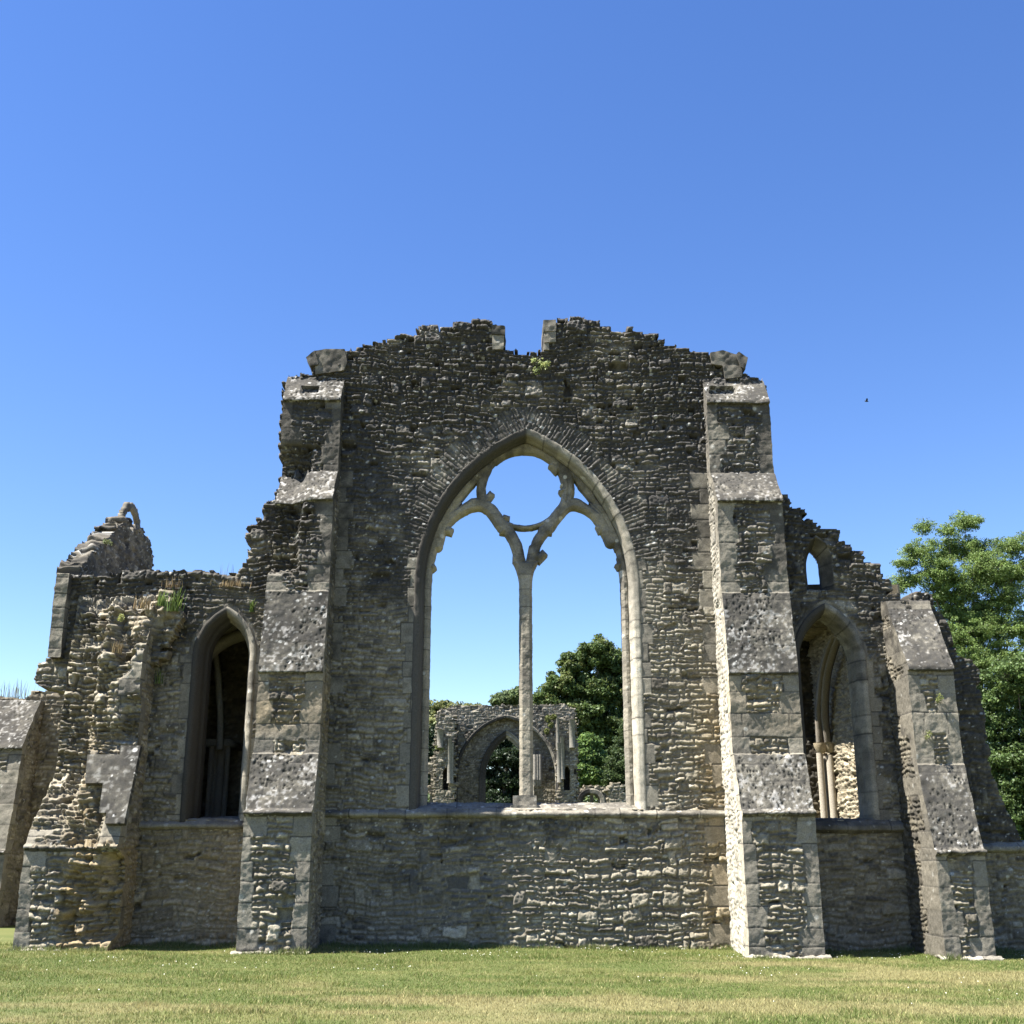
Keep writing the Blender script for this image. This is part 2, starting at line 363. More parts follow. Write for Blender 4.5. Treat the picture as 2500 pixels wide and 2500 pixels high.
# ---------------------------------------------------------------- the near church ruin
church = thing('abbey_church', 'great grey rubble stone abbey church ruin with an empty two light pointed window', 'ruined church', (0, 0, 0))
XC, WA, ZS, ZA, RA = .63, 2.05, 6.30, 9.35, 3.294
def archd(x, z, xc=XC, w=WA, zs=ZS, za=ZA):
    "signed distance-like field of a pointed opening, positive inside"
    R = ((za - zs) ** 2 + w * w) / 2 / w; dx = np.abs(x - xc)
    return np.where(z > zs, R - np.hypot(dx + (R - w), z - zs), w - dx)
HOLES = [at(1013, 940), at(1207, 940), at(1010, 1048), at(1562, 955), at(1555, 1063), at(1558, 848), at(1665, 930)]
def gable_surf(x, z):
    h, prof, k, r1, r2, r3, uc, vc = rubble(x, z, 11, 1. + .9 * sm(8., 10., z) + .25 * sm(.3, .8, x) * sm(2.1, 1.6, z))
    d = -archd(x, z)
    # radial stones of the relieving arch
    R = RA; sx = np.sign(x - XC); dx = np.abs(x - XC) + (R - WA); an = np.arctan2(z - ZS, dx)
    rad = -archd(x, z)
    uu = rad + 5 + .03 * vn(x * 5, z * 5, 0, 3); vv = an * (R + .25) * sx + .012 * vn(x * 9, z * 9, 0, 4)
    row, kk, du, dv, L, H = course(uu, vv, 77, .05, .10, .16, .42)
    q1, q2, q3 = rnd(kk, 1), rnd(kk, 2), rnd(kk, 3)
    dd = np.minimum(np.minimum(du, L - du), np.minimum(dv, H - dv)) - .005 + .006 * vn(x * 25, z * 25, 0, 8)
    p2 = sm(0, .018, dd); h2 = p2 * (.01 + .022 * q1 + .008 * vn(x * 20, z * 20, 0, 9)) - .006
    lim = .44 + .10 * vn(an * 9, sx, 0, 5)
    A = (z > ZS - .7) & (rad > 0) & (rad < lim)
    h = np.where(A, h2, h); prof = np.where(A, p2, prof)
    r1, r2, r3 = np.where(A, q1, r1), np.where(A, .35 + q2 * .5, r2), np.where(A, q3, r3)
    # putlog holes
    for (hx, hz) in HOLES:
        m = (np.abs(x - hx) < .075) & (np.abs(z - hz) < .065); h = np.where(m, -.12, h)
    # robbed facing: deeper sockets in the wall below the window
    low = sm(1.9, 1.6, z) * sm(-.75, .1, x - .2 * vn(z, 0, 0, 3)) * 0 + sm(1.75, 1.5, z) * np.exp(-((x - .0) / .9) ** 2)
    h = h - low * .05 * (rnd(k, 99) < .4) * prof
    och = sm(3.35, 3.95, x) * sm(5.2, 3.2, z) * (x < 5) * .42 + .02
    dk = darkness(x, z) + .22 * sm(-.8, -3.2, x) * sm(9, 6, z) + .28 * sm(1.5, 2.1, z) * sm(2.35, 2.1, z) + .16 * sm(.9, .1, x) * sm(2.2, 2.0, z)  # left side painted darker to deepen the buttress shadow, above and below the sill
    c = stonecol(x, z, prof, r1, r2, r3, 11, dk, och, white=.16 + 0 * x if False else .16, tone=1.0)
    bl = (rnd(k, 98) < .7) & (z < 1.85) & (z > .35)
    c = mix(c, LICH_SHADE * 1.5, np.where(bl, prof * .85 * np.exp(-((x + .35) / 1.25) ** 2), 0))  # stone faces blackened to read as shaded empty sockets
    # flush ashlar of the jambs and quoins beside the buttresses
    row, kk, du, dv, L, H = course(x * 0 + 100 + np.abs(x - XC), z + .0, 55, .26, .38, 30, 31)
    lenr = .03 + .24 * rnd(row, 4)
    J = (d > 0) & (d < lenr) & (z < ZS + .5) & (z > 2.25)
    row2 = row; q = .10 + .22 * rnd(row + 50, 6)
    J2 = ((x > 4.02 - q) | (x < -2.87 + q * .8)) & (z < 8.5) & (rnd(row, 21) < .75)
    jd = np.minimum(dv, H - dv); jd = np.where(J, np.minimum(jd, lenr - d), jd)
    jj = sm(.003, .012, jd); ca = ashcol(x, z, row, 31, dk * .8 - .1, .06, 1., jj, och * .9)
    JJ = J | J2
    h = np.where(JJ, (-.008) * (1 - jj) + .006 + .004 * vn(x * 12, z * 12, 0, 2), h); c = np.where(JJ[..., None], ca, c)
    return h, c
TOP = [(690, 935), (700, 931), (726, 917), (762, 913), (760, 889), (768, 859), (795, 855), (842, 855), (846, 860), (871, 857), (875, 843), (914, 845),
       (916, 833), (978, 830), (979, 817), (1012, 817), (1013, 799), (1067, 797), (1114, 797), (1114, 784), (1139, 784), (1141, 778),
       (1150, 778), (1179, 780), (1201, 783), (1202, 795), (1233, 797), (1234, 852), (1255, 855), (1256, 862), (1317, 862), (1317, 855), (1327, 853),
       (1327, 783), (1359, 782), (1395, 782), (1397, 775), (1441, 776), (1442, 784), (1467, 786), (1469, 793), (1491, 793), (1496, 804), (1547, 801),
       (1548, 808), (1576, 813), (1610, 817), (1612, 827), (1629, 828), (1630, 837), (1645, 839), (1647, 848), (1681, 846), (1683, 859), (1719, 857),
       (1732, 862), (1797, 868), (1811, 900), (1811, 920), (1850, 922), (1870, 935)]
GP = poly(TOP); GP = np.concatenate([GP, [(GP[-1][0], 9.3), (4.9, 9.2), (4.9, -.4), (-3.6, -.4), (-3.6, 8.0), (GP[0][0], 8.6)]])
def gable_mask(x, z):
    uc, vc = rubble(x, z, 11)[6:8]
    top = inpoly(uc, vc, GP) & inpoly(x, z - .08, GP)
    blk = (z > 11.05) & (np.abs(x - at(1280, 800)[0]) < .62)           # clean block sides of the gap in the gable
    top = np.where(blk, inpoly(x, z, GP), top)
    hole = (archd(x, z) > -.01) & (z > 2.28)
    return top & ~hole
mb = MB()
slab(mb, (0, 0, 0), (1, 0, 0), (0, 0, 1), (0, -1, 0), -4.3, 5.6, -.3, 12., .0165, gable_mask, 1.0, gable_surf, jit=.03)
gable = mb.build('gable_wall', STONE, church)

def block(mb, pts, y0, y1, seed, dark=.6, res=.03, tone=1., amp=.012):
    "dressed block: polygon in x,z with depth y0..y1"
    P = np.array(pts); r = res
    def mask(x, z): return inpoly(x, z, P)
    def sf(x, z):
        c = ashcol(x, z, (x * 0).astype(int) + seed, seed, dark, .18, tone)
        return amp * vn(x * 14, z * 14, y0, seed) + amp, c
    n = len(P)
    def snap(x, z):
        d = np.full(np.shape(x), 9.)
        for i in range(n):
            ax, az = P[i]; bx, bz = P[(i + 1) % n]
            t = np.clip(((x - ax) * (bx - ax) + (z - az) * (bz - az)) / ((bx - ax) ** 2 + (bz - az) ** 2 + 1e-9), 0, 1)
            d = np.minimum(d, np.hypot(x - ax - t * (bx - ax), z - az - t * (bz - az)))
        return np.where(inpoly(x, z, P), d, -d)
    slab(mb, (0, y0, 0), (1, 0, 0), (0, 0, 1), (0, -1, 0), P[:, 0].min() - r, P[:, 0].max() + r, P[:, 1].min() - r, P[:, 1].max() + r, r, mask, y1 - y0, sf, snap, jit=.008, nlev=6)
# kneeler stones at both ends of the gable
for nm, pp, tp in (('kneeler_stone', [(768, 858), (795, 853), (842, 853), (848, 885), (840, 905), (770, 915)], [(747, 873), (768, 855), (778, 890), (757, 894)]),
                   ('kneeler_stone', [(1733, 862), (1764, 856), (1797, 866), (1812, 890), (1811, 921), (1770, 925), (1764, 893), (1738, 890)], [(1797, 866), (1803, 858), (1826, 874), (1819, 902), (1809, 896)])):
    m1 = MB(); block(m1, poly(pp, -.05), -.06, .75, 5, .75); block(m1, poly(tp, -.1), -.10, .6, 6, .9)
    m1.build(nm, STONE, church)
m1 = MB(); block(m1, poly([(1200, 795), (1233, 796), (1233, 818), (1200, 816)], -.06), -.07, .8, 8, .8); block(m1, poly([(1202, 818), (1231, 820), (1229, 853), (1202, 853)], -.04), -.045, .8, 9, .6)
m1.build('coping_block', STONE, church)
m1 = MB(); block(m1, poly([(1326, 782), (1357, 781), (1358, 808), (1326, 810)], -.06), -.065, .8, 12, .3); block(m1, poly([(1328, 811), (1356, 809), (1357, 835), (1328, 838)], -.04), -.05, .8, 13, .3); block(m1, poly([(1327, 839), (1340, 838), (1341, 855), (1327, 855)], -.04), -.05, .8, 14, .3)
m1.build('coping_block', STONE, church)

# --------------------------- aisle walls
LR = [(60, 2068), (137, 1882), (161, 1700), (105, 1690), (80, 1675), (94, 1621), (127, 1596), (125, 1559), (132, 1549), (139, 1476), (143, 1462), (149, 1407), (170, 1404), (199, 1404), (326, 1396), (377, 1393), (440, 1391),
      (518, 1393), (522, 1400), (581, 1400), (583, 1375), (603, 1371), (603, 1335), (593, 1313), (601, 1295), (616, 1277), (639, 1262), (639, 1246), (652, 1226),
      (683, 1197), (676, 1183), (686, 1168), (700, 1140)]
LP = np.concatenate([[(-7.75, -.4)], [(-7.9, 1.6)], poly(LR)[1:], [(-3.62, 8.0), (-3.62, -.4)]])
L1A = dict(xc=-4.86, w=.545, zs=4.75, za=5.82)
# fitted in the photograph: lancet of the left aisle
_x0, _z0 = at(447, 2006); _x1, _ = at(590, 2006); _ax, _az = at(551, 1490)
L1A = dict(xc=(_x0 + _x1) / 2, w=(_x1 - _x0) / 2, zs=at(500, 1600)[1], za=_az)
def aisle_surf(seed, arch, x0, x1, ochl=.0, dk0=0., qx=None):
    def f(x, z):
        h, prof, k, r1, r2, r3, uc, vc = rubble(x, z, seed, 1. + .8 * sm(5.6, 6.6, z) + .25 * sm(-6.6, -7.2, x) * sm(1.5, 2.5, z))
        dk = darkness(x, z) + dk0 + 1.0 * sm(7.9, 8.2, x) * sm(1.4, 1.8, z)  # stone beyond the outer right buttress darkened to deepen its cast shadow
        c = stonecol(x, z, prof, r1, r2, r3, seed, dk, .03 + ochl * .7 * (1 - sm(1., 3., z)), white=.14)
        d = -archd(x, z, **arch)
        row, kk, du, dv, L, H = course(x * 0 + 9, z, seed + 3, .24, .38, 30, 31)
        ln = .08 + .22 * rnd(row, 4)
        J = (d > 0) & (d < np.where(z > arch['zs'], .13, ln)) & (z > 2.1)
        if qx is not None: J |= (x < qx + .28 + .12 * (rnd(row, 7) > .5)) & (rnd(row, 8) < .9)
        jj = sm(.003, .012, np.minimum(dv, H - dv)); jj = np.where(z > arch['zs'], 1, jj)
        ca = ashcol(x, z, row, seed + 9, dk * .8 - .05, .1, 1, jj, .1)
        h = np.where(J, .008 * jj + .004 * vn(x * 12, z * 12, 0, 2), h); c = np.where(J[..., None], ca, c)
        return h, c
    return f
def aisle_mask(seed, P, arch, zsill, extra=None):
    def f(x, z):
        uc, vc = rubble(x, z, seed)[6:8]
        m = np.where(x > 8.1, inpoly(x + .03 * vn(x * 0, z * 7, 0, 3), z, P), inpoly(uc, vc, P) & inpoly(x, z - .08, P)) & ~((archd(x, z, **arch) > .0) & (z > zsill))
        if extra is not None: m &= ~extra(x, z)
        return m
    return f
mb = MB()
slab(mb, (0, .012, 0), (1, 0, 0), (0, 0, 1), (0, -1, 0), -8.7, -3.62, -.3, 8.9, .0175, aisle_mask(23, LP, L1A, 2.1), .9, aisle_surf(23, L1A, -8, -3.6, .35, .36), jit=.03)
mb.build('aisle_wall', STONE, church)
RR = [(1880, 1130), (1890, 1190), (1905, 1201), (1929, 1216), (1930, 1236), (1956, 1238), (1970, 1249), (1967, 1263), (1996, 1274), (1997, 1285), (2019, 1288), (2043, 1294), (2046, 1303),
      (2066, 1305), (2067, 1325), (2079, 1326), (2081, 1337), (2115, 1350), (2104, 1366), (2141, 1372), (2151, 1386), (2153, 1399), (2170, 1404), (2171, 1421), (2180, 1430), (2180, 1448),
      (2193, 1453), (2240, 1452), (2262, 1444), (2278, 1452), (2279, 1484), (2300, 1500), (2318, 1530), (2335, 1600), (2376, 1612), (2390, 1632), (2398, 1716), (2412, 1800), (2420, 1886), (2466, 1990), (2500, 2060), (2560, 2085), (2700, 2090)]
RP = np.concatenate([poly(RR), [(11.5, -.5), (4.92, -.5), (4.92, 9.4)]])
_x0, _ = at(1945, 1600); _x1, _ = at(2104, 1600)
R1A = dict(xc=(_x0 + _x1) / 2, w=(_x1 - _x0) / 2, zs=at(2020, 1612)[1], za=at(2014, 1482)[1])
R2A = dict(xc=at(2000, 1400)[0], w=(at(2035, 1400)[0] - at(1966, 1400)[0]) / 2, zs=at(2000, 1370)[1], za=at(2003, 1310)[1])
_up = lambda x, z: (archd(x, z, **R2A) > .0) & (z > at(2000, 1441)[1])
mb = MB()
slab(mb, (0, .012, 0), (1, 0, 0), (0, 0, 1), (0, -1, 0), 4.92, 11.3, -.4, 9.6, .02, aisle_mask(37, RP, R1A, 2.1, _up), .9, aisle_surf(37, R1A, 5, 8, .1, .22), jit=.03)
mb.build('aisle_wall', STONE, church)

# --------------------------- swept arch mouldings
def path_arch(xc, w, zs, za, z0, d, nj, na, wob=0):
    R = ((za - zs) ** 2 + w * w) / 2 / w; Rd = R - d
    tm = math.acos(min(1, (R - w) / Rd)); zj = np.linspace(z0, zs, nj); t = np.linspace(0, tm, na)[1:]
    right = np.concatenate([np.stack([np.full(nj, w - d), zj], 1), np.stack([-(R - w) + Rd * np.cos(t), zs + Rd * np.sin(t)], 1)])
    left = right[::-1][1:].copy(); left[:, 0] *= -1
    P = np.concatenate([right, left]); P[:, 0] += xc
    return P, tm * R + (zs - z0)
def moulding(mb, A, z0, prof, seed, step=.025, dark=.3, tone=1., blk=(.28, .40), white=.12):
    xc, w, zs, za = A['xc'], A['w'], A['zs'], A['za']; R = ((za - zs) ** 2 + w * w) / 2 / w
    pr = [prof[0]]
    for a_, b_ in zip(prof[:-1], prof[1:]):
        n = max(1, int(math.hypot(b_[0] - a_[0], b_[1] - a_[1]) / .03))
        for k in range(1, n + 1): pr.append((a_[0] + (b_[0] - a_[0]) * k / n, a_[1] + (b_[1] - a_[1]) * k / n))
    nj = int((zs - z0) / step); na = int(math.acos((R - w) / R) * R / step)
    G = np.stack([np.insert(path_arch(xc, w, zs, za, z0, d, nj, na)[0], 1, y, axis=1) for d, y in pr], 1)
    n = len(G); s = np.arange(n) * step; s = np.where(np.arange(n) > n // 2, 50 + s[::-1], s)
    S = np.repeat(s[:, None], G.shape[1], 1)
    row, kk, du, dv, L, H = course(S * 0 + 2, S, seed, blk[0], blk[1], 30, 31)
    jj = sm(.0, .012, np.minimum(dv, H - dv))
    c = ashcol(G[..., 0] + G[..., 1], G[..., 2], row, seed + 1, dark - .12 + darkness(G[..., 0], G[..., 2]) * .45, white, tone * 1.2, jj)
    c = np.clip(c * (1 + .55 * (w > 1) * sm(zs + .4, zs - .6, G[..., 2]))[..., None], 0, .62)  # lower jambs of the wide window coloured paler to boost their sunlit look
    nz = np.stack([vn(G[..., 0] * 9, G[..., 1] * 9, G[..., 2] * 9, 60 + q) for q in range(3)], -1)
    G = G + .007 * nz
    mb.grid(G, c)
GA = dict(xc=XC, w=WA, zs=ZS, za=ZA)
win = thing('window', None, None); win.parent = church
win = win
m1 = MB(); moulding(m1, GA, 2.2, [(-.06, 1.04), (-.03, 1.02), (.02, .90), (.14, .60), (.14, .38), (.14, .22), (.118, .20), (.112, .06), (.085, .0), (-.01, -.02), (-.03, -.01), (-.035, .05)], 71, dark=.12)
m1.build('window_surround', STONE, win)
# tracery from a distance field
YT = .33
def T(px, py): return at(950 + px / 2.76, 1000 + py / 2.76, YT)
def segd(x, z, P):
    d = np.full(np.shape(x), 9.)
    for (ax, az), (bx, bz) in zip(P[:-1], P[1:]):
        t = np.clip(((x - ax) * (bx - ax) + (z - az) * (bz - az)) / ((bx - ax) ** 2 + (bz - az) ** 2 + 1e-9), 0, 1)
        d = np.minimum(d, np.hypot(x - ax - t * (bx - ax), z - az - t * (bz - az)))
    return d
def bez(pts, n=14):
    P = np.array(pts, float); out = []
    P = np.concatenate([[2 * P[0] - P[1]], P, [2 * P[-1] - P[-2]]])
    for i in range(1, len(P) - 2):
        for t in np.linspace(0, 1, n, endpoint=False):
            out.append(.5 * ((2 * P[i]) + (P[i + 1] - P[i - 1]) * t + (2 * P[i - 1] - 5 * P[i] + 4 * P[i + 1] - P[i + 2]) * t * t + (3 * P[i] - P[i - 1] - 3 * P[i + 1] + P[i + 2]) * t ** 3))
    return np.array(out + [P[-2]])
CX, CZ = T(910, 525); CR = abs(T(1168, 525)[0] - T(652, 525)[0]) / 2
HX = (T(875, 1300)[0] + T(967, 1300)[0]) / 2
S_ = 1 / 2.76 * .00722                                                   # metres per crop pixel at the window
bars = [  # (polyline, half width in metres)
    (bez([T(318, 905), T(352, 790), T(420, 710), T(500, 655), T(600, 626), T(672, 655), T(722, 715), T(765, 775)]), .105),
    (bez([T(1500, 880), T(1455, 790), T(1400, 700), T(1330, 650), T(1245, 626), T(1185, 650), T(1130, 712), T(1085, 775)]), .100),
    (bez([T(745, 745), T(805, 810), T(855, 900), T(882, 1005)]), .095),
    (bez([T(1100, 745), T(1040, 815), T(990, 895), T(962, 1005)]), .098),
    (bez([T(622, 480), T(618, 560), T(630, 640)]), .078), (bez([T(1222, 470), T(1222, 560), T(1205, 640)]), .072),
    (np.array([T(640, 620), T(690, 560)]), .07), (np.array([T(1140, 400), T(1096, 362)]), .075), (np.array([T(1190, 530), T(1158, 548)]), .055),
    (np.array([T(1180, 480), T(1165, 500)]), .03),
    (np.array([T(380, 800), T(418, 815)]), .075), (np.array([T(770, 790), T(762, 822)]), .06), (np.array([T(1085, 790), T(1083, 822)]), .055),
    (np.array([T(1420, 780), T(1432, 812)]), .065), (np.array([T(285, 1060), T(302, 1050)]), .06), (np.array([T(1560, 1050), T(1545, 1035)]), .07),
    (np.array([T(1000, 1000), T(1045, 962)]), .082), (np.array([T(850, 1000), T(842, 1000)]), .06),
    (np.array([T(785, 730), T(790, 715)]), .075)]
def trac(x, z):
    A = archd(x, z)
    nz = .004 * vn(x * 12, z * 12, 3, 5) + .003 * vn(x * 34, z * 34, 3, 6) - .02 * sm(.5, .8, vn(x * 5, z * 5, 3, 7)) * (z > ZS + .3)
    f = np.minimum(A - .10, .262 - A)
    ring = np.hypot(x - CX, z - CZ); an = np.degrees(np.arctan2(z - CZ, x - CX))
    hw = np.where((an < -42) & (an > -138), .040, .072)
    f = np.maximum(f, hw - np.abs(ring - (CR + hw)))
    fill = np.minimum(np.minimum(ring - CR, A - .1), (z - T(0, 470)[1]) * .9)
    f = np.maximum(f, fill)
    f = np.where(z > CZ, np.minimum(f, ring - CR), f)
    for P, hw_ in bars:
        if len(P) > 2: f = np.maximum(f, hw_ * 1.10 - segd(x, z, P)); continue
        a_, b_ = np.array(P[0]), np.array(P[1]); L_ = np.linalg.norm(b_ - a_); t_ = (b_ - a_) / L_
        al_ = (x - a_[0]) * t_[0] + (z - a_[1]) * t_[1]; pe_ = np.abs((x - a_[0]) * t_[1] - (z - a_[1]) * t_[0])
        f = np.maximum(f, np.minimum(np.minimum(al_ + .03, L_ + .03 - al_), hw_ * (1.15 - .25 * np.clip(al_ / L_, 0, 1)) - pe_))
    # flared mullion head
    zt, zb = T(0, 1010)[1], T(0, 1175)[1]
    t = np.clip((z - zb) / (zt - zb), 0, 1); wd = .122 + (.255 - .122) * t ** 2.2
    f = np.maximum(f, np.minimum(wd - np.abs(x - HX + .006 * 0), zt - z))
    eye = np.minimum(1, 1)
    # keep the two eyelets and the little triangle open
    for tri in ((T(586, 487), T(586, 572), T(462, 652)), (T(1251, 482), T(1251, 572), T(1373, 655)), (T(872, 822), T(968, 822), T(920, 908))):
        P = np.array(tri); s_ = np.full(np.shape(x), 9.)
        cxx, czz = P.mean(0)
        for i in range(3):
            ax, az = P[i]; bx, bz = P[(i + 1) % 3]; nx, nz_ = (bz - az), -(bx - ax); l = math.hypot(nx, nz_)
            dd = ((x - ax) * nx + (z - az) * nz_) / l
            if ((cxx - ax) * nx + (czz - az) * nz_) < 0: dd = -dd
            s_ = np.minimum(s_, dd)
        f = np.minimum(f, -s_)
    return f + nz
_s = lambda x, z: trac(x, z)
def trac_surf(x, z):
    f = np.clip(trac(x, z), 0, 1)
    h = -np.clip(.05 - f, 0, .05) * 1.2 + .006 * vn(x * 12, z * 12, 1, 9) + .003 * vn(x * 40, z * 40, 1, 9)
    row, kk, du, dv, L, H = course(x * .7 + z * .3, z, 91, .22, .42, .4, .8)
    jj = sm(0, .01, np.minimum(dv, H - dv))
    mul = np.abs(x - HX) < .14
    c = ashcol(x, z, np.where(mul, row, kk), 92, .15 + darkness(x, z) * .35, .2, 1.2, np.where(mul | (z < ZS), jj, 1), .05)
    return h, c
zt = T(0, 1010)[1] + .001
zm = at(1283, 1955, YT)[1]
m1 = MB(); slab(m1, (0, YT, 0), (1, 0, 0), (0, 0, 1), (0, -1, 0), XC - 2.05, XC + 2.05, 2.3, 9.4, .0125, lambda x, z: (trac(x, z) > 0) & ~((np.abs(x - HX) < .35) & (z < zt)), .26, trac_surf, _s, jit=.0, nlev=4)
m1.build('tracery', STONE, win)
m1 = MB(); slab(m1, (0, YT, 0), (1, 0, 0), (0, 0, 1), (0, -1, 0), HX - .34, HX + .34, 2.3, zt + .05, .0125, lambda x, z: (trac(x, z) > 0) & (z < zt), .26, trac_surf, _s, jit=0, nlev=4)
bx0, bz0 = at(1253, 1966, .3); bx1, bz1 = at(1310, 1942, .3)
m1.build('mullion', STONE, win)
m1 = MB(); block(m1, [(bx0, bz0), (bx1, bz0), (bx1, bz1), (bx0, bz1)], .30, .86, 4, .2)
block(m1, [at(1247, 1982, .12), at(1317, 1982, .12), at(1317, 1966, .12), at(1247, 1966, .12)], .10, .9, 15, .0, tone=1.3)
m1.build('mullion_base', STONE, win)
# sill: sloping weathered sheet
def sheet(mb, x0, x1, prof, seed, dark, res=.02, amp=.012, white=.3, pits=0., tone=1., y=0.):
    "string course or sill: profile [(y,z)] swept along x with rough wear and closed ends"
    pr = [prof[0]]
    for a_, b_ in zip(prof[:-1], prof[1:]):
        n = max(1, int(math.hypot(b_[0] - a_[0], b_[1] - a_[1]) / res))
        for k in range(1, n + 1): pr.append((a_[0] + (b_[0] - a_[0]) * k / n, a_[1] + (b_[1] - a_[1]) * k / n))
    pr = np.array(pr); xs = np.arange(x0, x1 + res, res); xs[-1] = x1
    X, S = np.meshgrid(xs, np.arange(len(pr)), indexing='ij')
    Y, Z = pr[S, 0], pr[S, 1]
    n3 = [vn(X * 8, Y * 8, Z * 8, seed + q) + .6 * vn(X * 25, Y * 25, Z * 25, seed + 5 + q) for q in range(3)]
    big_ = np.clip(vn(X * 1.9, 0, 0, seed + 9) - .35, 0, 1) * .05
    P = np.stack([X, Y + amp * n3[1] + big_, Z + amp * n3[2]], -1)
    row, kk, du, dv, L, H = course(X, X * 0 + .1, seed + 2, .5, .6, .35, .8)
    c = ashcol(X, Z + Y, kk, seed, dark, white, tone, sm(.0, .012, np.minimum(du, L - du)))
    mb.grid(P, c, flip=True)
    for e_ in (0, -1):
        cen = np.repeat(P[e_].mean(0)[None], P.shape[1], 0); mb.grid(np.stack([P[e_], cen], 0), c[e_], flip=e_ == 0)
m1 = MB()
sheet(m1, XC - WA - .02, XC + WA + .02, [(.98, 2.24), (.98, 2.40), (.5, 2.40), (.02, 2.285), (.0, 2.23)], 101, .4, white=.7, tone=1.15, amp=.02)
m1.build('window_sill', STONE, win)
m1 = MB()
sheet(m1, -2.9, 4.1, [(.06, 2.30), (-.035, 2.255), (-.10, 2.215), (-.10, 2.17), (-.055, 2.14), (.05, 2.12)], 111, .35, white=.6, tone=1.15, amp=.010)
m1.build('string_course', STONE, church)

# --------------------------- buttresses
def buttress(parent, name, x0, x1, prof, seed, dmg=None, dark=0., ochre=None, y0=0., quoin=True, label=None, side=(1, 1), white=.16, sidetone=1., slabtone=1., res=.0175, pitd=.5, sidecol=None, sideq=0.):
    """prof: [(p, z, kind)] from base to top, kind of the piece that ends there ('w' wall or 's' sloping slab)"""
    o = [] ; kinds = []
    for (p0, z0, _), (p1, z1, kd) in zip(prof[:-1], prof[1:]):
        n = max(1, int(math.hypot(p1 - p0, z1 - z0) / res)); m = math.atan2(p0 - p1, z1 - z0)
        for k in range(n): o.append((p0 + (p1 - p0) * k / n, z0 + (z1 - z0) * k / n)); kinds.append((kd == 's', m))
    o.append(prof[-1][:2]); kinds.append(kinds[-1])
    A = np.array(o); kd = np.array([k[0] for k in kinds]); al = np.array([k[1] for k in kinds])
    ds = np.concatenate([[0], np.cumsum(np.hypot(*np.diff(A, axis=0).T))])
    nx = int((x1 - x0) / res); xs = np.linspace(x0, x1, nx + 1)
    S, X = np.meshgrid(np.arange(len(A)), xs, indexing='ij')
    Pp, Z, K, AL, DS = A[S, 0], A[S, 1], kd[S], al[S], ds[S]
    dm = (lambda x, z: 0 * x) if dmg is None else dmg
    D = dm(X, Z); rough = sm(.02, .08, D); Pp = np.where(Pp > .02, np.maximum(Pp - D, .02), Pp)
    h, prof_, k, r1, r2, r3, uc, vc = rubble(X, DS + 3, seed, 1.35)
    oc = .12 * np.ones_like(X) if ochre is None else ochre(X, Z)
    dk = darkness(X, Z) + dark + (0 if dark is None else 0)
    c = stonecol(X, DS, prof_, r1, r2, r3, seed, dk - .0 * rough, oc, white=white)
    h = h * (1 + 1.3 * rough) + .05 * rough * vn(X * 7, Z * 9, 0, 6) - .01
    # quoins
    row, kk, du, dv, L, H = course(X * 0 + 5, DS, seed + 7, .24, .42, 30, 31)
    el, er = X - x0, x1 - X; ed = np.minimum(el, er)
    ql = np.where(el < er, .15 + .27 * rnd(row, 3), .15 + .27 * rnd(row, 5)) + .02 * vn(X * 6, DS * 6, 0, 3)
    Q = (ed < ql) & (rough < .5) & ~K
    Q |= (rnd(row, 9) < .12) & ~K & (rough < .3)
    jj = sm(.002, .010, np.minimum(np.minimum(dv, H - dv), np.abs(ql - ed)))
    cq = ashcol(X, DS, row * 2 + (el < er), seed + 8, dk * .8, .12, 1., jj, oc * .8)
    hq = -.006 * (1 - jj) + .004 * vn(X * 10, DS * 10, 0, 4) + .003 * vn(X * 40, DS * 40, 0, 4)
    h, c = np.where(Q, hq, h), np.where(Q[..., None], cq, c)
    # weathering slabs with pits and lichen
    row, kk, du, dv, L, H = course(X, DS, seed + 17, .26, .36, .35, .7)
    pz = sm(.0, .5, fbm(X * 1.6, DS * 1.6, 1, seed + 3) + pitd - .25)
    pit = spots(X + .012 * vn(X * 30, DS * 30, 0, 3), DS + .02 * vn(X * 25, DS * 25, 0, 4), .066, .72, .005, .024, seed + 33, 1.7) * (pz > .35)
    jj = sm(.0, .009, np.minimum(np.minimum(du, L - du), np.minimum(dv, H - dv)))
    cs = ashcol(X, DS, kk, seed + 18, dk * .35 + .45, .22, .68 * slabtone, jj)
    cs = mix(cs, WHITE, .8 * spots(X, DS, .11, .5, .008, .040, seed + 35, .8) * sm(-.1, .3, fbm(X * 5, DS * 5, 2, seed + 36)))
    mot = fbm(X * 21, DS * 21, 3, seed + 37) + .4 * vn(X * 3, DS * 3, 3, seed + 38)
    cs = mix(cs, C(.05, .048, .044), sm(-.1, .35, mot) * .7); cs = mix(cs, C(.36, .35, .33), sm(-.2, -.6, mot) * .6)
    cs = mix(cs, C(.025, .025, .02), pit * .95)
    hs = .004 * vn(X * 14, DS * 14, 0, 4) - .005 * (1 - jj) - .014 * pit + .006 * vn(X * 4, DS * 4, 0, 4)
    h, c = np.where(K, hs, h), np.where(K[..., None], cs, c)
    h = h * sm(0, .025, ed)
    B = np.stack([X, y0 - Pp, Z], -1)
    wob = np.stack([vn(B[..., 0] * 5, B[..., 1] * 5, B[..., 2] * 5, 200 + q) + .5 * vn(B[..., 0] * 16, B[..., 1] * 16, B[..., 2] * 16, 210 + q) for q in range(3)], -1) * .011
    G = B + wob + h[..., None] * np.stack([0 * AL, -np.cos(AL), np.sin(AL)], -1)
    mb = MB(); mb.grid(G, c, flip=True)
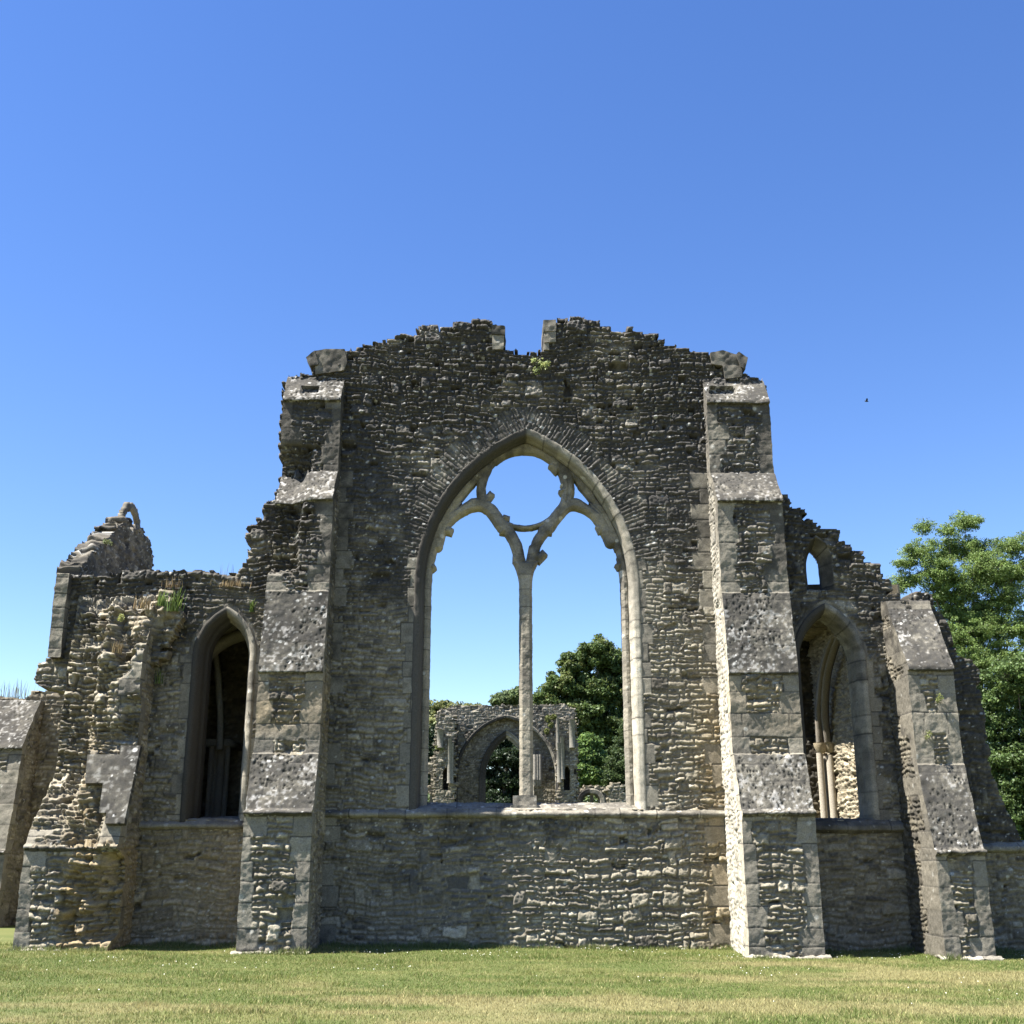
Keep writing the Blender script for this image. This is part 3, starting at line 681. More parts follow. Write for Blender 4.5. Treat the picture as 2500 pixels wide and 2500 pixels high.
    for sx, xe, col in ((-1, x0, 0), (1, x1, -1)):
        if not side[0 if sx < 0 else 1]: continue
        pe = Pp[:, col]; m = int(max(pe.max(), .1) / res) + 2
        t = np.linspace(0, 1, m); S2, TT = np.meshgrid(np.arange(len(A)), t, indexing='ij')
        Ys = y0 + .06 + (-pe[S2] - .06) * TT; Zs = A[S2, 1]
        Zs = Zs; dist = (1 - TT) * (pe[S2] + .06)
        hh, pr_, k, r1, r2, r3, uc, vc = rubble(Ys + 4 * sx, Zs, seed + 51, .7)
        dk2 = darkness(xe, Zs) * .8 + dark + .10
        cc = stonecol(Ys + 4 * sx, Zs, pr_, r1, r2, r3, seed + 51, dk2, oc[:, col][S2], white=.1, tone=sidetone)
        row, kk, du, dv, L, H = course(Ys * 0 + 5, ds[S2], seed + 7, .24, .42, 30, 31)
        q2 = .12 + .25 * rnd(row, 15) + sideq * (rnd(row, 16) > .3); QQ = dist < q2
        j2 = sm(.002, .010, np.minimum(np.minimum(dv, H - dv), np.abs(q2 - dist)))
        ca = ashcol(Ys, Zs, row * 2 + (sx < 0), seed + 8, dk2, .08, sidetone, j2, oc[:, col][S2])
        hh = np.where(QQ, -.006 * (1 - j2) + .003 * vn(Ys * 20, Zs * 20, 0, 4), hh - .01) * sm(0, .02, dist)
        if sidecol and sx in sidecol:
            pc = spots(Ys, Zs, .11, .7, .012, .035, seed + 77, 1.4)
            lm = mix(C(.28, .26, .215), C(.46, .435, .37), sm(-.5, .5, fbm(Ys * 6, Zs * 3, 0, 7))) * (1 + .12 * vn(Ys * 30, Zs * 30, 0, 2))[..., None]
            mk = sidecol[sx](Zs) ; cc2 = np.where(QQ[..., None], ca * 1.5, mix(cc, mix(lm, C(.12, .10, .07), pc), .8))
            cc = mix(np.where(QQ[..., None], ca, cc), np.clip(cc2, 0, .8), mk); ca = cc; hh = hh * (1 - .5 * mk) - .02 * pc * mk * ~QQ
        cc = np.where(QQ[..., None], ca, cc)
        Bs = np.stack([np.full(Ys.shape, xe), Ys, Zs], -1)
        wb = np.stack([vn(Bs[..., 0] * 5, Bs[..., 1] * 5, Bs[..., 2] * 5, 200 + q) + .5 * vn(Bs[..., 0] * 16, Bs[..., 1] * 16, Bs[..., 2] * 16, 210 + q) for q in range(3)], -1) * .011
        Gs = Bs + wb + hh[..., None] * np.array([sx, 0, 0]); mb.grid(Gs, cc, flip=(sx > 0))
    b = mb.build(name, STONE, parent)
    return b
def plinth(parent, x0, x1, yf, yb, z, seed):
    m = MB(); zz = gz((x0 + x1) / 2)
    sheet(m, x0 - .07, x1 + .07, [(yb, zz + z * .8), (yf - .02, zz + z), (yf - .10, zz + z * .5), (yf - .11, zz - .06)], seed, .0, white=.5, tone=1.25, amp=.022)
    return m.build('plinth', STONE, parent)
MAINP = [(1.46, -.12, 'w'), (1.46, 2.10, 'w'), (1.47, 2.12, 'w'), (1.55, 2.16, 's'), (1.54, 2.19, 's'), (1.42, 2.235, 's'), (1.12, 3.14, 's'), (1.03, 3.15, 'w'), (1.02, 4.50, 'w'), (1.08, 4.51, 's'), (1.07, 4.56, 's'), (.82, 5.98, 's'),
         (.80, 5.99, 'w'), (.79, 7.66, 'w'), (.87, 7.67, 's'), (.86, 7.73, 's'), (.38, 8.36, 's'), (.33, 8.37, 'w'), (.32, 9.76, 'w'), (.39, 9.77, 's'), (.38, 9.83, 's'), (.0, 10.40, 's'), (-.4, 10.47, 's'), (-.9, 10.48, 's')]
def dmgL(x, z):
    n = vn(x * 3, z * 3, 0, 5)
    d = .34 * sm(-3.42 + .12 * n, -3.62 + .12 * n, x) * sm(6.25, 6.5, z) * sm(8.6, 8.35, z + .2 * n)
    d = d + .2 * sm(-3.35, -3.5, x) * sm(8.3, 8.5, z) * sm(9.0, 8.7, z) + .10 * np.exp(-((x + 3.4) / .22) ** 2 - ((z - 7.4) / .5) ** 2)
    d = d + .10 * ((np.abs(x + 3.52) < .17) & (np.abs(z - 10.05) < .09))
    return d
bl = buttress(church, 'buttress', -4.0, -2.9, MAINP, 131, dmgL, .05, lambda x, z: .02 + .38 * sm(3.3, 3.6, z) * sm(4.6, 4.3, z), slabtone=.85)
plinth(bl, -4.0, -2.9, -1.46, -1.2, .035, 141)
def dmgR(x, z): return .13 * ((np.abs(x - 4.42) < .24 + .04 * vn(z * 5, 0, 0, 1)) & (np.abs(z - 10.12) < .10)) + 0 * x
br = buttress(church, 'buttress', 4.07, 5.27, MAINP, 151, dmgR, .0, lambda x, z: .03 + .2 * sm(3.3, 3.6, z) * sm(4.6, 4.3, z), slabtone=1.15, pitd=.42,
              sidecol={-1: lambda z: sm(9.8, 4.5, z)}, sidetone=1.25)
plinth(br, 4.07, 5.27, -1.46, -1.2, .03, 161)
R2P = [(1.50, -.15, 'w'), (1.49, 1.50, 'w'), (1.58, 1.55, 's'), (1.57, 1.58, 's'), (1.46, 1.62, 's'), (1.07, 2.98, 's'), (1.05, 2.99, 'w'), (1.03, 4.56, 'w'), (1.10, 4.57, 's'), (1.09, 4.63, 's'), (.36, 5.80, 's'), (.30, 5.95, 'w'), (-.3, 6.02, 's'), (-.8, 6.03, 's')]
b2 = buttress(church, 'buttress', 7.17, 7.97, R2P, 171, None, .12, lambda x, z: .05 + 0 * x, slabtone=1.0, sidetone=.62, sideq=.5)  # side faces toned down in colour for their partial shadow
plinth(b2, 7.17, 7.97, -1.5, -1.2, .04, 181)
def dmgB(x, z):
    n = .10 * vn(x * 3.1, z * 2.3, 0, 8) + .05 * vn(x * 8, z * 8, 0, 9)
    up = sm(1.7, 2.9, z); left = sm(-6.85, -7.0, x + n * .6)
    d = left * up * .58
    lump = .10 * vn(x * 5.5, z * 5.5, 0, 18) + .06 * vn(x * 11, z * 13, 0, 19)
    low = sm(-7.05, -6.8, x + n) * sm(1.75, 1.45, z + n) * np.clip(.07 + .22 * (x + 6.95) + lump + .25 * sm(-6.45, -6.2, x + n), 0, 1) * sm(.12, .30, z)
    mid = sm(-6.95, -6.8, x + n) * sm(-6.35, -6.5, x) * sm(1.5, 1.8, z) * sm(2.5, 2.2, z + n) * .14
    top = sm(4.4, 5.6, z + 2 * n) * (1 - left) * (.25 + 1.6 * n)
    return np.clip(d + low + mid + top + (1 - left) * sm(2.9, 3.3, z) * (.10 + 1.4 * n), 0, 2)
B2P = [(1.2, -.1, 'w'), (1.2, 1.58, 'w'), (1.26, 1.62, 's'), (1.25, 1.66, 's'), (1.16, 1.69, 'w'), (.80, 2.9, 'w'), (.74, 5.0, 'w'), (.62, 5.75, 'w'), (.1, 5.95, 'w'), (-.05, 6.0, 'w')]
bb = buttress(church, 'buttress', -7.57, -6.08, B2P, 191, dmgB, .02, lambda x, z: .04 + .5 * sm(-7.0, -6.7, x) * sm(1.9, 1.5, z) + .25 * np.exp(-((x + 6.75) / .2) ** 2) * sm(4.5, 3, z))
plinth(bb, -7.57, -6.75, -1.2, -1.0, .03, 196)
# remains of a weathering slab lying on the broken buttress
def prism_slab(name, P4, thick, seed, parent, dark=.3):
    "inclined slab given its four x,y,z corners (bl, br, tr, tl)"
    P = np.array(P4, float); nu = int(np.linalg.norm(P[1] - P[0]) / .02) + 2; nv = int(np.linalg.norm(P[3] - P[0]) / .02) + 2
    u, v = np.meshgrid(np.linspace(0, 1, nu), np.linspace(0, 1, nv))
    u_, v_ = u[..., None], v[..., None]
    G = P[0] * (1 - u_) * (1 - v_) + P[1] * u_ * (1 - v_) + P[2] * u_ * v_ + P[3] * (1 - u_) * v_
    N = np.cross(P[1] - P[0], P[3] - P[0]); N /= np.linalg.norm(N)
    x, s = G[..., 0], v * np.linalg.norm(P[3] - P[0])
    notch = ((u < .36) & (v < .50)) | ((u < .52) & (v < .13)) | ((u < .62) & (v > .88))
    K = ~notch[:-1, :-1]
    row, kk, du, dv, L, H = course(x, s, seed, .3, .4, .35, .6)
    c = ashcol(x, s, kk, seed, dark + .25, .25, .62, sm(0, .008, np.minimum(np.minimum(du, L - du), np.minimum(dv, H - dv))))
    pt = spots(x, s, .16, .35, .006, .028, seed + 1, 1.2); mo = fbm(x * 16, s * 16, 0, seed + 2)
    c = mix(c, C(.05, .048, .044), sm(-.1, .4, mot_ := mo) * .6); c = mix(c, C(.36, .35, .32), sm(-.15, -.5, mo) * .4)
    c = mix(c, WHITE, .8 * spots(x, s, .2, .4, .01, .05, seed + 4)); c = mix(c, C(.02, .02, .018), pt * .9)
    m = MB(); F = G + (.008 * vn(x * 9, s * 9, 0, 3) - .015 * pt)[..., None] * N; B_ = G - thick * N
    m.grid(F, c, mask=K); m.grid(B_, c * .8, flip=True, mask=K)
    idx = np.arange(u.size).reshape(u.shape); Kp = np.pad(K, 1); inn = Kp[1:-1, 1:-1]; E = []
    for mk, A_, B2_ in ((inn & ~Kp[:-2, 1:-1], idx[:-1, :-1], idx[:-1, 1:]), (inn & ~Kp[2:, 1:-1], idx[1:, 1:], idx[1:, :-1]), (inn & ~Kp[1:-1, :-2], idx[1:, :-1], idx[:-1, :-1]), (inn & ~Kp[1:-1, 2:], idx[:-1, 1:], idx[1:, 1:])):
        E.append(np.stack([A_[mk], B2_[mk]], 1))
    E = np.concatenate(E); M = u.size
    m.add(np.concatenate([F.reshape(-1, 3), B_.reshape(-1, 3)]), np.stack([E[:, 1], E[:, 0], E[:, 0] + M, E[:, 1] + M], 1), np.concatenate([c.reshape(-1, 3)] * 2) * .85)
    return m.build(name, STONE, parent)
def p3(px, py, Y): x, z = at(px, py, Y); return (x, Y, z)
prism_slab('weathering_slab', [p3(200, 2010, -1.22), p3(303, 2010, -1.22), p3(343, 1820, -.86), p3(215, 1820, -.86)], .13, 221, bb)

# corner pilaster of the aisle, upper left
pl = buttress(church, 'corner_pilaster', at(146, 1430)[0], at(176, 1430)[0], [(.2, 4.9, 'w'), (.22, 6.42, 'w'), (-.3, 6.45, 'w')], 231, None, .25, lambda x, z: .05 + 0 * x)
# broken core rubble on the aisle wall above the buttress
m1 = MB()
LU = poly([(250, 1500), (262, 1482), (300, 1478), (330, 1484), (352, 1470), (378, 1462), (392, 1440), (408, 1443), (412, 1470), (440, 1500), (446, 1530), (412, 1560), (395, 1600), (330, 1640), (262, 1600)], -.3)
def lump_surf(x, z):
    h, prof, k, r1, r2, r3, uc, vc = rubble(x, z, 241, 1.6)
    f = .35 * vn(x * 2.4, z * 2.4, 0, 3) + .2 * vn(x * 6, z * 6, 0, 3)
    return h + f * .5, stonecol(x, z, prof, r1, r2, r3, 241, .2, .15, white=.3)
slab(m1, (0, -.28, 0), (1, 0, 0), (0, 0, 1), (0, -1, 0), LU[:, 0].min() - .1, LU[:, 0].max() + .1, LU[:, 1].min() - .1, LU[:, 1].max() + .1, .02,
     lambda x, z: inpoly(*rubble(x, z, 241)[6:8], LU), .33, lump_surf, jit=.03, nlev=8)
m1.build('broken_masonry', STONE, church)

# aisle string courses
m1 = MB(); sheet(m1, -6.1, -3.98, [(.06, 2.12), (-.02, 2.07), (-.10, 2.02), (-.10, 1.97), (.05, 1.92)], 251, .35, white=.6, amp=.012)
m1.build('string_course', STONE, church)
m1 = MB(); sheet(m1, 5.25, 7.2, [(.06, 2.12), (-.04, 2.08), (-.14, 2.0), (-.14, 1.93), (.05, 1.86)], 252, .6, white=.3, amp=.012)
m1.build('string_course', STONE, church)
m1 = MB(); sheet(m1, 7.95, 11.2, [(.06, 1.75), (-.04, 1.70), (-.12, 1.64), (-.12, 1.58), (.05, 1.52)], 253, .4, white=.5, amp=.014)
m1.build('string_course', STONE, church)
# lancets
for nm, A, z0, pr, dk in (('lancet_window', L1A, 2.02, [(-.05, .92), (.14, .62), (.14, .36), (.10, .32), (.09, .16), (.05, .04), (.02, -.012), (-.06, -.02), (-.07, .05)], .35),
                          ('lancet_window', R1A, 2.0, [(-.12, .92), (.12, .5), (.12, .30), (.10, .27), (.09, .14), (.05, .04), (.02, -.012), (-.07, -.02), (-.08, .05)], .55),
                          ('lancet_window', R2A, at(2000, 1441)[1], [(-.02, .92), (.10, .60), (.13, .40), (.13, .34), (.0, .0), (-.03, .03)], .6)):
    wt = thing(nm, None, None); wt.parent = church
    m1 = MB(); moulding(m1, A, z0, pr, 260 + int(abs(A['xc'] * 10)), dark=dk, white=.3 if A is L1A else .12); m1.build('window_surround', STONE, wt)
    m1 = MB(); zc = z0 + .03
    sheet(m1, A['xc'] - A['w'] - .02, A['xc'] + A['w'] + .02, [(.88, zc - .1), (.88, zc + .12), (.45, zc + .08), (.03, zc - .03), (.03, zc - .1)], 271, .25, white=.5, amp=.014, tone=1.0)
    m1.build('window_sill', STONE, wt)

# --------------------------- insides of the aisles
def rsurf(seed, dark=.2, och=.15, amp=1., tone=1., white=.08):
    def f(x, z):
        h, prof, k, r1, r2, r3, uc, vc = rubble(x, z, seed, amp)
        return h, stonecol(x, z, prof, r1, r2, r3, seed, dark, och, white=white, tone=tone)
    return f
allm = lambda x, z: np.ones(np.shape(x), bool)
def plane(mb, org, U, V, N, u0, u1, v0, v1, seed, res=.04, thick=.3, **k):
    slab(mb, org, U, V, N, u0, u1, v0, v1, res, allm, thick, rsurf(seed, **k), jit=0, nlev=1)
m1 = MB()
plane(m1, (0, 4.6, 0), (1, 0, 0), (0, 0, 1), (0, -1, 0), -7.9, -3.3, -.1, 6.3, 301)
plane(m1, (-3.45, 0, 0), (0, 1, 0), (0, 0, 1), (-1, 0, 0), 1.0, 4.6, -.1, 6.3, 302)
plane(m1, (-7.6, 0, 0), (0, -1, 0), (0, 0, 1), (1, 0, 0), -4.6, -.95, -.1, 6.3, 303)
m1.build('inner_wall', STONE, church)
m1 = MB(); plane(m1, (0, 0, 6.25), (1, 0, 0), (0, 1, 0), (0, 0, -1), -7.9, -3.3, .95, 4.9, 304, amp=.5, tone=1.2)
m1.build('vault', STONE, church)
def shaft(mb, x, y, z0, z1, r=.06, tone=1., seed=0):
    zs = np.arange(z0, z1, .05); G = np.stack([np.full(len(zs), x), np.full(len(zs), y), zs], 1)
    mb.tube(G, r, C(.30, .27, .22) * tone, 10)
m1 = MB()
Yr = 1.9
rib = np.array([(x, Yr, z) for x, z in [at(495, 1618, Yr), at(515, 1597, Yr), (at(540, 1577, Yr)), at(565, 1563, Yr), at(592, 1554, Yr), at(620, 1550, Yr)]])
def ribbar(mb, P, hw, hd, c, seed=1):
    P = bez(P, 10); T_ = np.gradient(P, axis=0); T_ /= np.linalg.norm(T_, axis=1)[:, None]
    Y_ = np.array([0, 1, 0.]); N_ = np.cross(T_, Y_); N_ /= np.linalg.norm(N_, axis=1)[:, None]
    ring = [(-hw, 0), (-hw * .3, -hd), (hw, -hd), (hw, hd), (-hw * .3, hd)]
    G = np.stack([P + N_ * a_ + Y_ * b_ for a_, b_ in ring], 1); G += .008 * vn(G[..., 0] * 12, G[..., 1] * 12, G[..., 2] * 12, seed)[..., None]
    mb.grid(G, c, wrap=True)
ribbar(m1, rib, .10, .16, C(.30, .27, .22)); up_ = rib + np.array([0, .05, .26]); ribbar(m1, up_, .15, .22, C(.24, .22, .18), 4)
ribbar(m1, [p3(525, 1600, 3.2), p3(532, 1660, 3.2), p3(537, 1760, 3.2), p3(535, 1830, 3.2)], .07, .08, C(.36, .34, .29))
m1.build('vault_rib', STONE, church)
for px in (512, 524, 535, 552):
    m1 = MB(); x, _ = at(px, 1900, 3.6); shaft(m1, x, 3.6, .5, at(px, 1812, 3.6)[1] - .0, .055 if px != 535 else .09); m1.build('wall_shaft', STONE, church)
m1 = MB(); x0, z0 = at(500, 1812, 3.55); x1, z1 = at(565, 1806, 3.55); m1.box(x0, x1, 3.4, 4.6, z0 - .08, z1, C(.32, .3, .26), .01); m1.build('capital', STONE, church)
# right chapel
m1 = MB()
plane(m1, (0, 5.6, 0), (1, 0, 0), (0, 0, 1), (0, -1, 0), 4.8, 8.2, -.1, 6.35, 311, dark=.8, och=.3, res=.03, tone=.7)  # back wall stone darkened so the chapel inside reads as shaded
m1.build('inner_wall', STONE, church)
m1 = MB()
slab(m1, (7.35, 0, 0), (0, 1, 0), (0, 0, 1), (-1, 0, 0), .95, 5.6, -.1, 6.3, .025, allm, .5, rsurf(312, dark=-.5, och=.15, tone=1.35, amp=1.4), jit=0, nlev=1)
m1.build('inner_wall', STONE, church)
m1 = MB(); plane(m1, (0, 0, 6.25), (1, 0, 0), (0, 1, 0), (0, 0, -1), 5.9, 7.9, .95, 5.6, 313, och=.3)
plane(m1, (0, 0, 6.27), (1, 0, 0), (0, 1, 0), (0, 0, -1), 5.0, 5.9, .95, 2.2, 314, och=.3)
m1.build('vault', STONE, church)
for px, yy, r_ in ((2006, 4.4, .075), (2019, 4.5, .05), (2030, 4.35, .08), (2042, 4.5, .05)):
    m1 = MB(); x, _ = at(px + 4, 1960, yy); shaft(m1, x, yy, .4, at(px, 1838, yy)[1], r_, 1.1); m1.build('wall_shaft', STONE, church)
m1 = MB()
for px, py, yy in ((2004, 1826, 4.4), (2028, 1824, 4.35)):
    x, z = at(px, py, yy); P = np.array([(x, yy, z - .12), (x, yy, z - .08), (x, yy, z + .02), (x, yy, z + .10)]); m1.tube(P, [.08, .10, .15, .16], C(.34, .28, .19), 10)
m1.build('capital', STONE, church)
m1 = MB()
ribbar(m1, [p3(2003, 1812, 4.4), p3(2000, 1740, 4.2), p3(2008, 1650, 3.7), p3(2022, 1590, 3.1), p3(2035, 1560, 2.6)], .07, .09, C(.17, .15, .12))  # both ribs coloured dark to suit the shaded chapel
ribbar(m1, [p3(2022, 1812, 4.3), p3(2014, 1740, 4.1), p3(2020, 1650, 3.6), p3(2036, 1590, 3.0), p3(2050, 1555, 2.4)], .085, .1, C(.19, .17, .14))
m1.build('vault_rib', STONE, church)

# --------------------------- ruined side wall with the remains of an arch, upper left
XS = -7.6
SP = [atX(*p, XS) for p in [(188, 1402), (200, 1384), (222, 1362), (240, 1350), (262, 1318), (286, 1290), (300, 1284), (312, 1266), (318, 1268), (322, 1290), (345, 1292), (350, 1300), (362, 1309), (368, 1317), (373, 1356), (377, 1395)]]
SP = np.array(SP + [(SP[-1][0], 5.5), (SP[0][0], 5.5)]); SP[:, 0] += 1.0 - min(SP[0][0], .95) * 0 - 1.0
AP = np.array([atX(*p, XS) for p in [(323, 1286), (327, 1262), (333, 1252), (340, 1249), (344, 1262), (346, 1290)]])
side = thing('ruined_side_wall', 'steep broken rubble wall with a small bare arch left standing on its tip, above the left aisle', 'ruined wall', (XS, 1.0, 5.5))
m1 = MB()
SPm = SP.copy(); SPm[0] = (max(.02, SPm[0][0]), SPm[0][1])
slab(m1, (XS, 0, 0), (0, 1, 0), (0, 0, 1), (1, 0, 0), SP[:, 0].min() - .1, SP[:, 0].max() + .1, 5.5, 9.2, .03,
     lambda y, z: inpoly(*rubble(y, z, 321)[6:8], SPm) & (y > .0), .42, rsurf(321, dark=.7, och=.0, white=.2), jit=.085, nlev=12)
m1.build('wall', STONE, side)
m1 = MB(); P = np.array([(XS - .18,) + atX(*p, XS) for p in [(317, 1288), (319, 1262), (328, 1243), (338, 1239), (347, 1250), (353, 1275), (355, 1310)]])
Pb = bez(P, 8); T2 = np.gradient(Pb, axis=0); T2 /= np.linalg.norm(T2, axis=1)[:, None]; N2 = np.stack([T2[:, 0], -T2[:, 2], T2[:, 1]], 1)
ja = .05 * vn(np.arange(len(Pb)) * .9, 0, 0, 5)[:, None] + .0
G2 = np.stack([Pb + N2 * (a_ + ja * k_) + np.array([b_, 0, 0]) for a_, b_, k_ in ((.09, -.055, 1), (.09, .055, 1), (-.02, .055, 0), (-.08, .02, .8), (-.08, -.02, .8), (-.02, -.055, 0))], 1)
m1.grid(G2, ashcol(G2[..., 1] * 2, G2[..., 2] * 2, (np.arange(len(Pb)) // 5)[:, None] + 0 * G2[..., 0].astype(int), 5, .5), wrap=True); 0 and m1.tube(Pb, .13, ashcol(Pb[:, 0], Pb[:, 2], np.arange(len(Pb)) // 4, 5, .4)[:, None], 8); m1.build('arch_rib', STONE, side)

# --------------------------- far-left buttress and wall behind
rear = thing('rear_buttress', 'dark sided stone buttress with a pale sloping top at the left edge of the lawn', 'buttress', (-10.6, 4.4, gz(-10)))
RB = [(1.15, -.1, 'w'), (1.12, 1.5, 'w'), (1.2, 1.55, 's'), (1.1, 1.6, 's'), (.82, 3.62, 'w'), (.9, 3.64, 's'), (.88, 3.7, 's'), (.15, 4.75, 's'), (-.5, 4.78, 's')]
RB = [(p, z, k) for p, z, k in RB]
buttress(rear, 'shaft', -11.9, -9.93, RB, 331, None, .2, lambda x, z: .01 + 0 * x, y0=5.0, slabtone=.8, res=.025)
m1 = MB()
WP = np.array([(-14, -.2), (-9.2, -.2), (-9.2, 4.95), (-9.4, 5.02), (-9.7, 4.92), (-10.0, 5.02), (-10.3, 4.86), (-11, 4.86), (-14, 4.8)])
slab(m1, (0, 5.05, 0), (1, 0, 0), (0, 0, 1), (0, -1, 0), -14, -9.0, -.2, 5.2, .03, lambda x, z: inpoly(*rubble(x, z, 341)[6:8], WP), .8, rsurf(341, dark=.25, white=.3), jit=.03)
m1.build('wall', STONE, rear)
#SECTION far
# --------------------------- ruins farther off, seen through the great window
YF = 40.
def F(px, py, Y=YF): return at(1030 + px / 3.645, 1650 + py / 3.645, Y)
arc = thing('ruined_archway', 'distant grey stone wall with one tall pointed archway, framed by the empty great window', 'ruined wall', (at(1240, 1900, YF)[0], YF, 0))
def farsurf(seed, dark=.15, och=.1, tone=1.): return rsurf(seed, dark, och, 1.3, tone, .3)
zs_, za_ = F(0, 900)[1], F(755, 485)[1]
xa0, xa1 = F(515, 930)[0], F(995, 930)[0]
INN = dict(xc=(xa0 + xa1) / 2, w=(xa1 - xa0) / 2, zs=zs_, za=za_)
xo0, xo1 = F(318, 930)[0], F(1192, 930)[0]
OUT = dict(xc=(xo0 + xo1) / 2, w=(xo1 - xo0) / 2, zs=F(0, 900)[1], za=F(755, 372)[1])
AW = np.array([F(*p) for p in [(130, 1400), (125, 340), (150, 290), (235, 285), (240, 262), (640, 258), (1300, 245), (1310, 270), (1375, 285), (1380, 330), (1390, 1400)]])
AW[0, 1] = AW[-1, 1] = -.2
m1 = MB()
slab(m1, (0, YF, 0), (1, 0, 0), (0, 0, 1), (0, -1, 0), AW[:, 0].min() - .2, AW[:, 0].max() + .2, -.2, AW[:, 1].max() + .3, .04,
     lambda x, z: inpoly(*rubble(x, z, 401)[6:8], AW) & ~(archd(x, z, **OUT) > 0), .45, farsurf(401, .3), lambda x, z: -archd(x, z, **OUT), jit=.03)
slab(m1, (0, YF + .46, 0), (1, 0, 0), (0, 0, 1), (0, -1, 0), AW[:, 0].min() + .3, AW[:, 0].max() - .3, -.2, AW[:, 1].max() - .4, .04,
     lambda x, z: ~(archd(x, z, **INN) > 0), .7, farsurf(402, .1), lambda x, z: -archd(x, z, **INN), jit=.03)
m1.build('wall', FAR, arc)
m1 = MB()
moulding(m1, INN, .0, [(.30, .55), (.30, .45), (.20, .40), (.18, .30), (.05, .28), (.0, .20), (-.04, .22)], 411, step=.06, dark=.1, tone=1.1)
for p_ in m1.v: p_[:, 1] += YF + .1
n0 = len(m1.v); moulding(m1, OUT, .0, [(.02, .1), (.0, -.03), (-.12, -.06), (-.16, .02)], 412, step=.06, dark=.3)
for p_ in m1.v[n0:]: p_[:, 1] += YF
m1.build('arch_moulding', FAR, arc)
def pier(parent, px0, px1, pyt, Y0, Y1, seed, niche, dark, name='pier'):
    (x0, z1), (x1, _) = F(px0, pyt, Y0), F(px1, pyt, Y0)
    P = np.array([(x0, -.2), (x1, -.2), (x1, z1 - .1), (x1 - .2, z1), (x0 + .1, z1 + .05), (x0, z1 - .2)])
    (nx0, nz0), (nx1, nz1) = F(niche[0], niche[3], Y0), F(niche[1], niche[2], Y0)
    N_ = dict(xc=(nx0 + nx1) / 2, w=(nx1 - nx0) / 2, zs=nz1 - (nx1 - nx0) * .8, za=nz1)
    hol = lambda x, z: (archd(x, z, **N_) > 0) & (z > nz0)
    m = MB(); slab(m, (0, Y0, 0), (1, 0, 0), (0, 0, 1), (0, -1, 0), x0 - .2, x1 + .2, -.2, z1 + .3, .04, lambda x, z: inpoly(*rubble(x, z, seed)[6:8], P) & ~hol(x, z), .5, farsurf(seed, dark), jit=.03)
    slab(m, (0, Y0 + .52, 0), (1, 0, 0), (0, 0, 1), (0, -1, 0), x0 + .05, x1 - .05, -.2, z1 - .2, .08, allm, Y1 - Y0 - .5, farsurf(seed + 1, .9, 0., .4), jit=.02)
    m.build(name, FAR, parent)
pier(arc, 130, 305, 345, 37.2, 40, 421, (186, 236, 815, 1015), .5)
pier(arc, 1205, 1375, 380, 37.2, 40, 431, (1265, 1318, 805, 1020), .2)
for px, t, b_, r_ in ((164, 480, 620, .16), (250, 560, 935, .11), (272, 600, 940, .07), (1222, 600, 930, .12), (1246, 545, 900, .12), (1335, 390, 620, .14), (1210, 380, 640, .08)):
    m1 = MB(); x, zt_ = F(px, t, 37.0); _, zb_ = F(px, b_, 37.0)
    m1.tube(np.array([(x, 37.05, zz) for zz in (zb_ - .1, zb_, zt_, zt_ + .02)]), [r_ * 1.2, r_, r_, r_ * 1.15], C(.17, .16, .135), 10); m1.build('shaft', FAR, arc)
# corbel group inside the arch
m1 = MB()
for px in (1008, 1030, 1052):
    x, zt_ = F(px, 700, 39.7); _, zb_ = F(px, 925, 39.7); m1.tube(np.array([(x, 39.75, zb_), (x, 39.75, zt_)]), .10, C(.2, .185, .16), 8)
    m1.tube(np.array([(x, 39.75, F(px, 985, 39.7)[1]), (x, 39.75, zb_)]), [.02, .14], C(.2, .185, .16), 8)
m1.build('corbel', FAR, arc)
low = thing('low_arched_wall', 'low distant wall pierced by a small pointed arch, right of the far archway', 'ruined wall', (at(1450, 1940, 43)[0], 43, 0))
LA = dict(xc=F(1505, 1100, 43)[0], w=F(1590, 1100, 43)[0] - F(1505, 1100, 43)[0], zs=F(0, 1120, 43)[1], za=F(0, 1045, 43)[1])
LPo = np.array([F(*p, 43) for p in [(1370, 1500), (1372, 985), (1500, 975), (1640, 985), (1665, 1000), (1668, 1500)]]); LPo[0, 1] = LPo[-1, 1] = -.2
m1 = MB(); slab(m1, (0, 43, 0), (1, 0, 0), (0, 0, 1), (0, -1, 0), LPo[:, 0].min() - .2, LPo[:, 0].max() + .2, -.2, LPo[:, 1].max() + .2, .04, lambda x, z: inpoly(*rubble(x, z, 441)[6:8], LPo) & ~(archd(x, z, **LA) > 0), .7, farsurf(441, .35), lambda x, z: -archd(x, z, **LA) if False else 1 + 0 * x, jit=.03)
m1.build('wall', FAR, low)
m1 = MB(); moulding(m1, LA, .0, [(.1, .2), (.0, -.04), (-.22, -.06), (-.26, .02)], 442, step=.06, dark=.1)
for p_ in m1.v: p_[:, 1] += 43
m1.build('arch_moulding', FAR, low)
stub = thing('stone_stump', 'squat rubble stump of a pier beside the right jamb of the great window, far off', 'ruined wall', (at(1504, 1950, 33)[0], 33, 0))
SPo = np.array([F(*p, 33) for p in [(1655, 1500), (1658, 1010), (1660, 965), (1700, 948), (1790, 950), (1800, 1040), (1850, 1060), (1850, 1500)]]); SPo[0, 1] = SPo[-1, 1] = -.2
m1 = MB(); slab(m1, (0, 33, 0), (1, 0, 0), (0, 0, 1), (0, -1, 0), SPo[:, 0].min() - .2, SPo[:, 0].max() + .2, -.2, SPo[:, 1].max() + .2, .035, lambda x, z: inpoly(*rubble(x, z, 451)[6:8], SPo), 1.2, farsurf(451, .0, .05, 1.1), jit=.05)
m1.build('wall', FAR, stub)
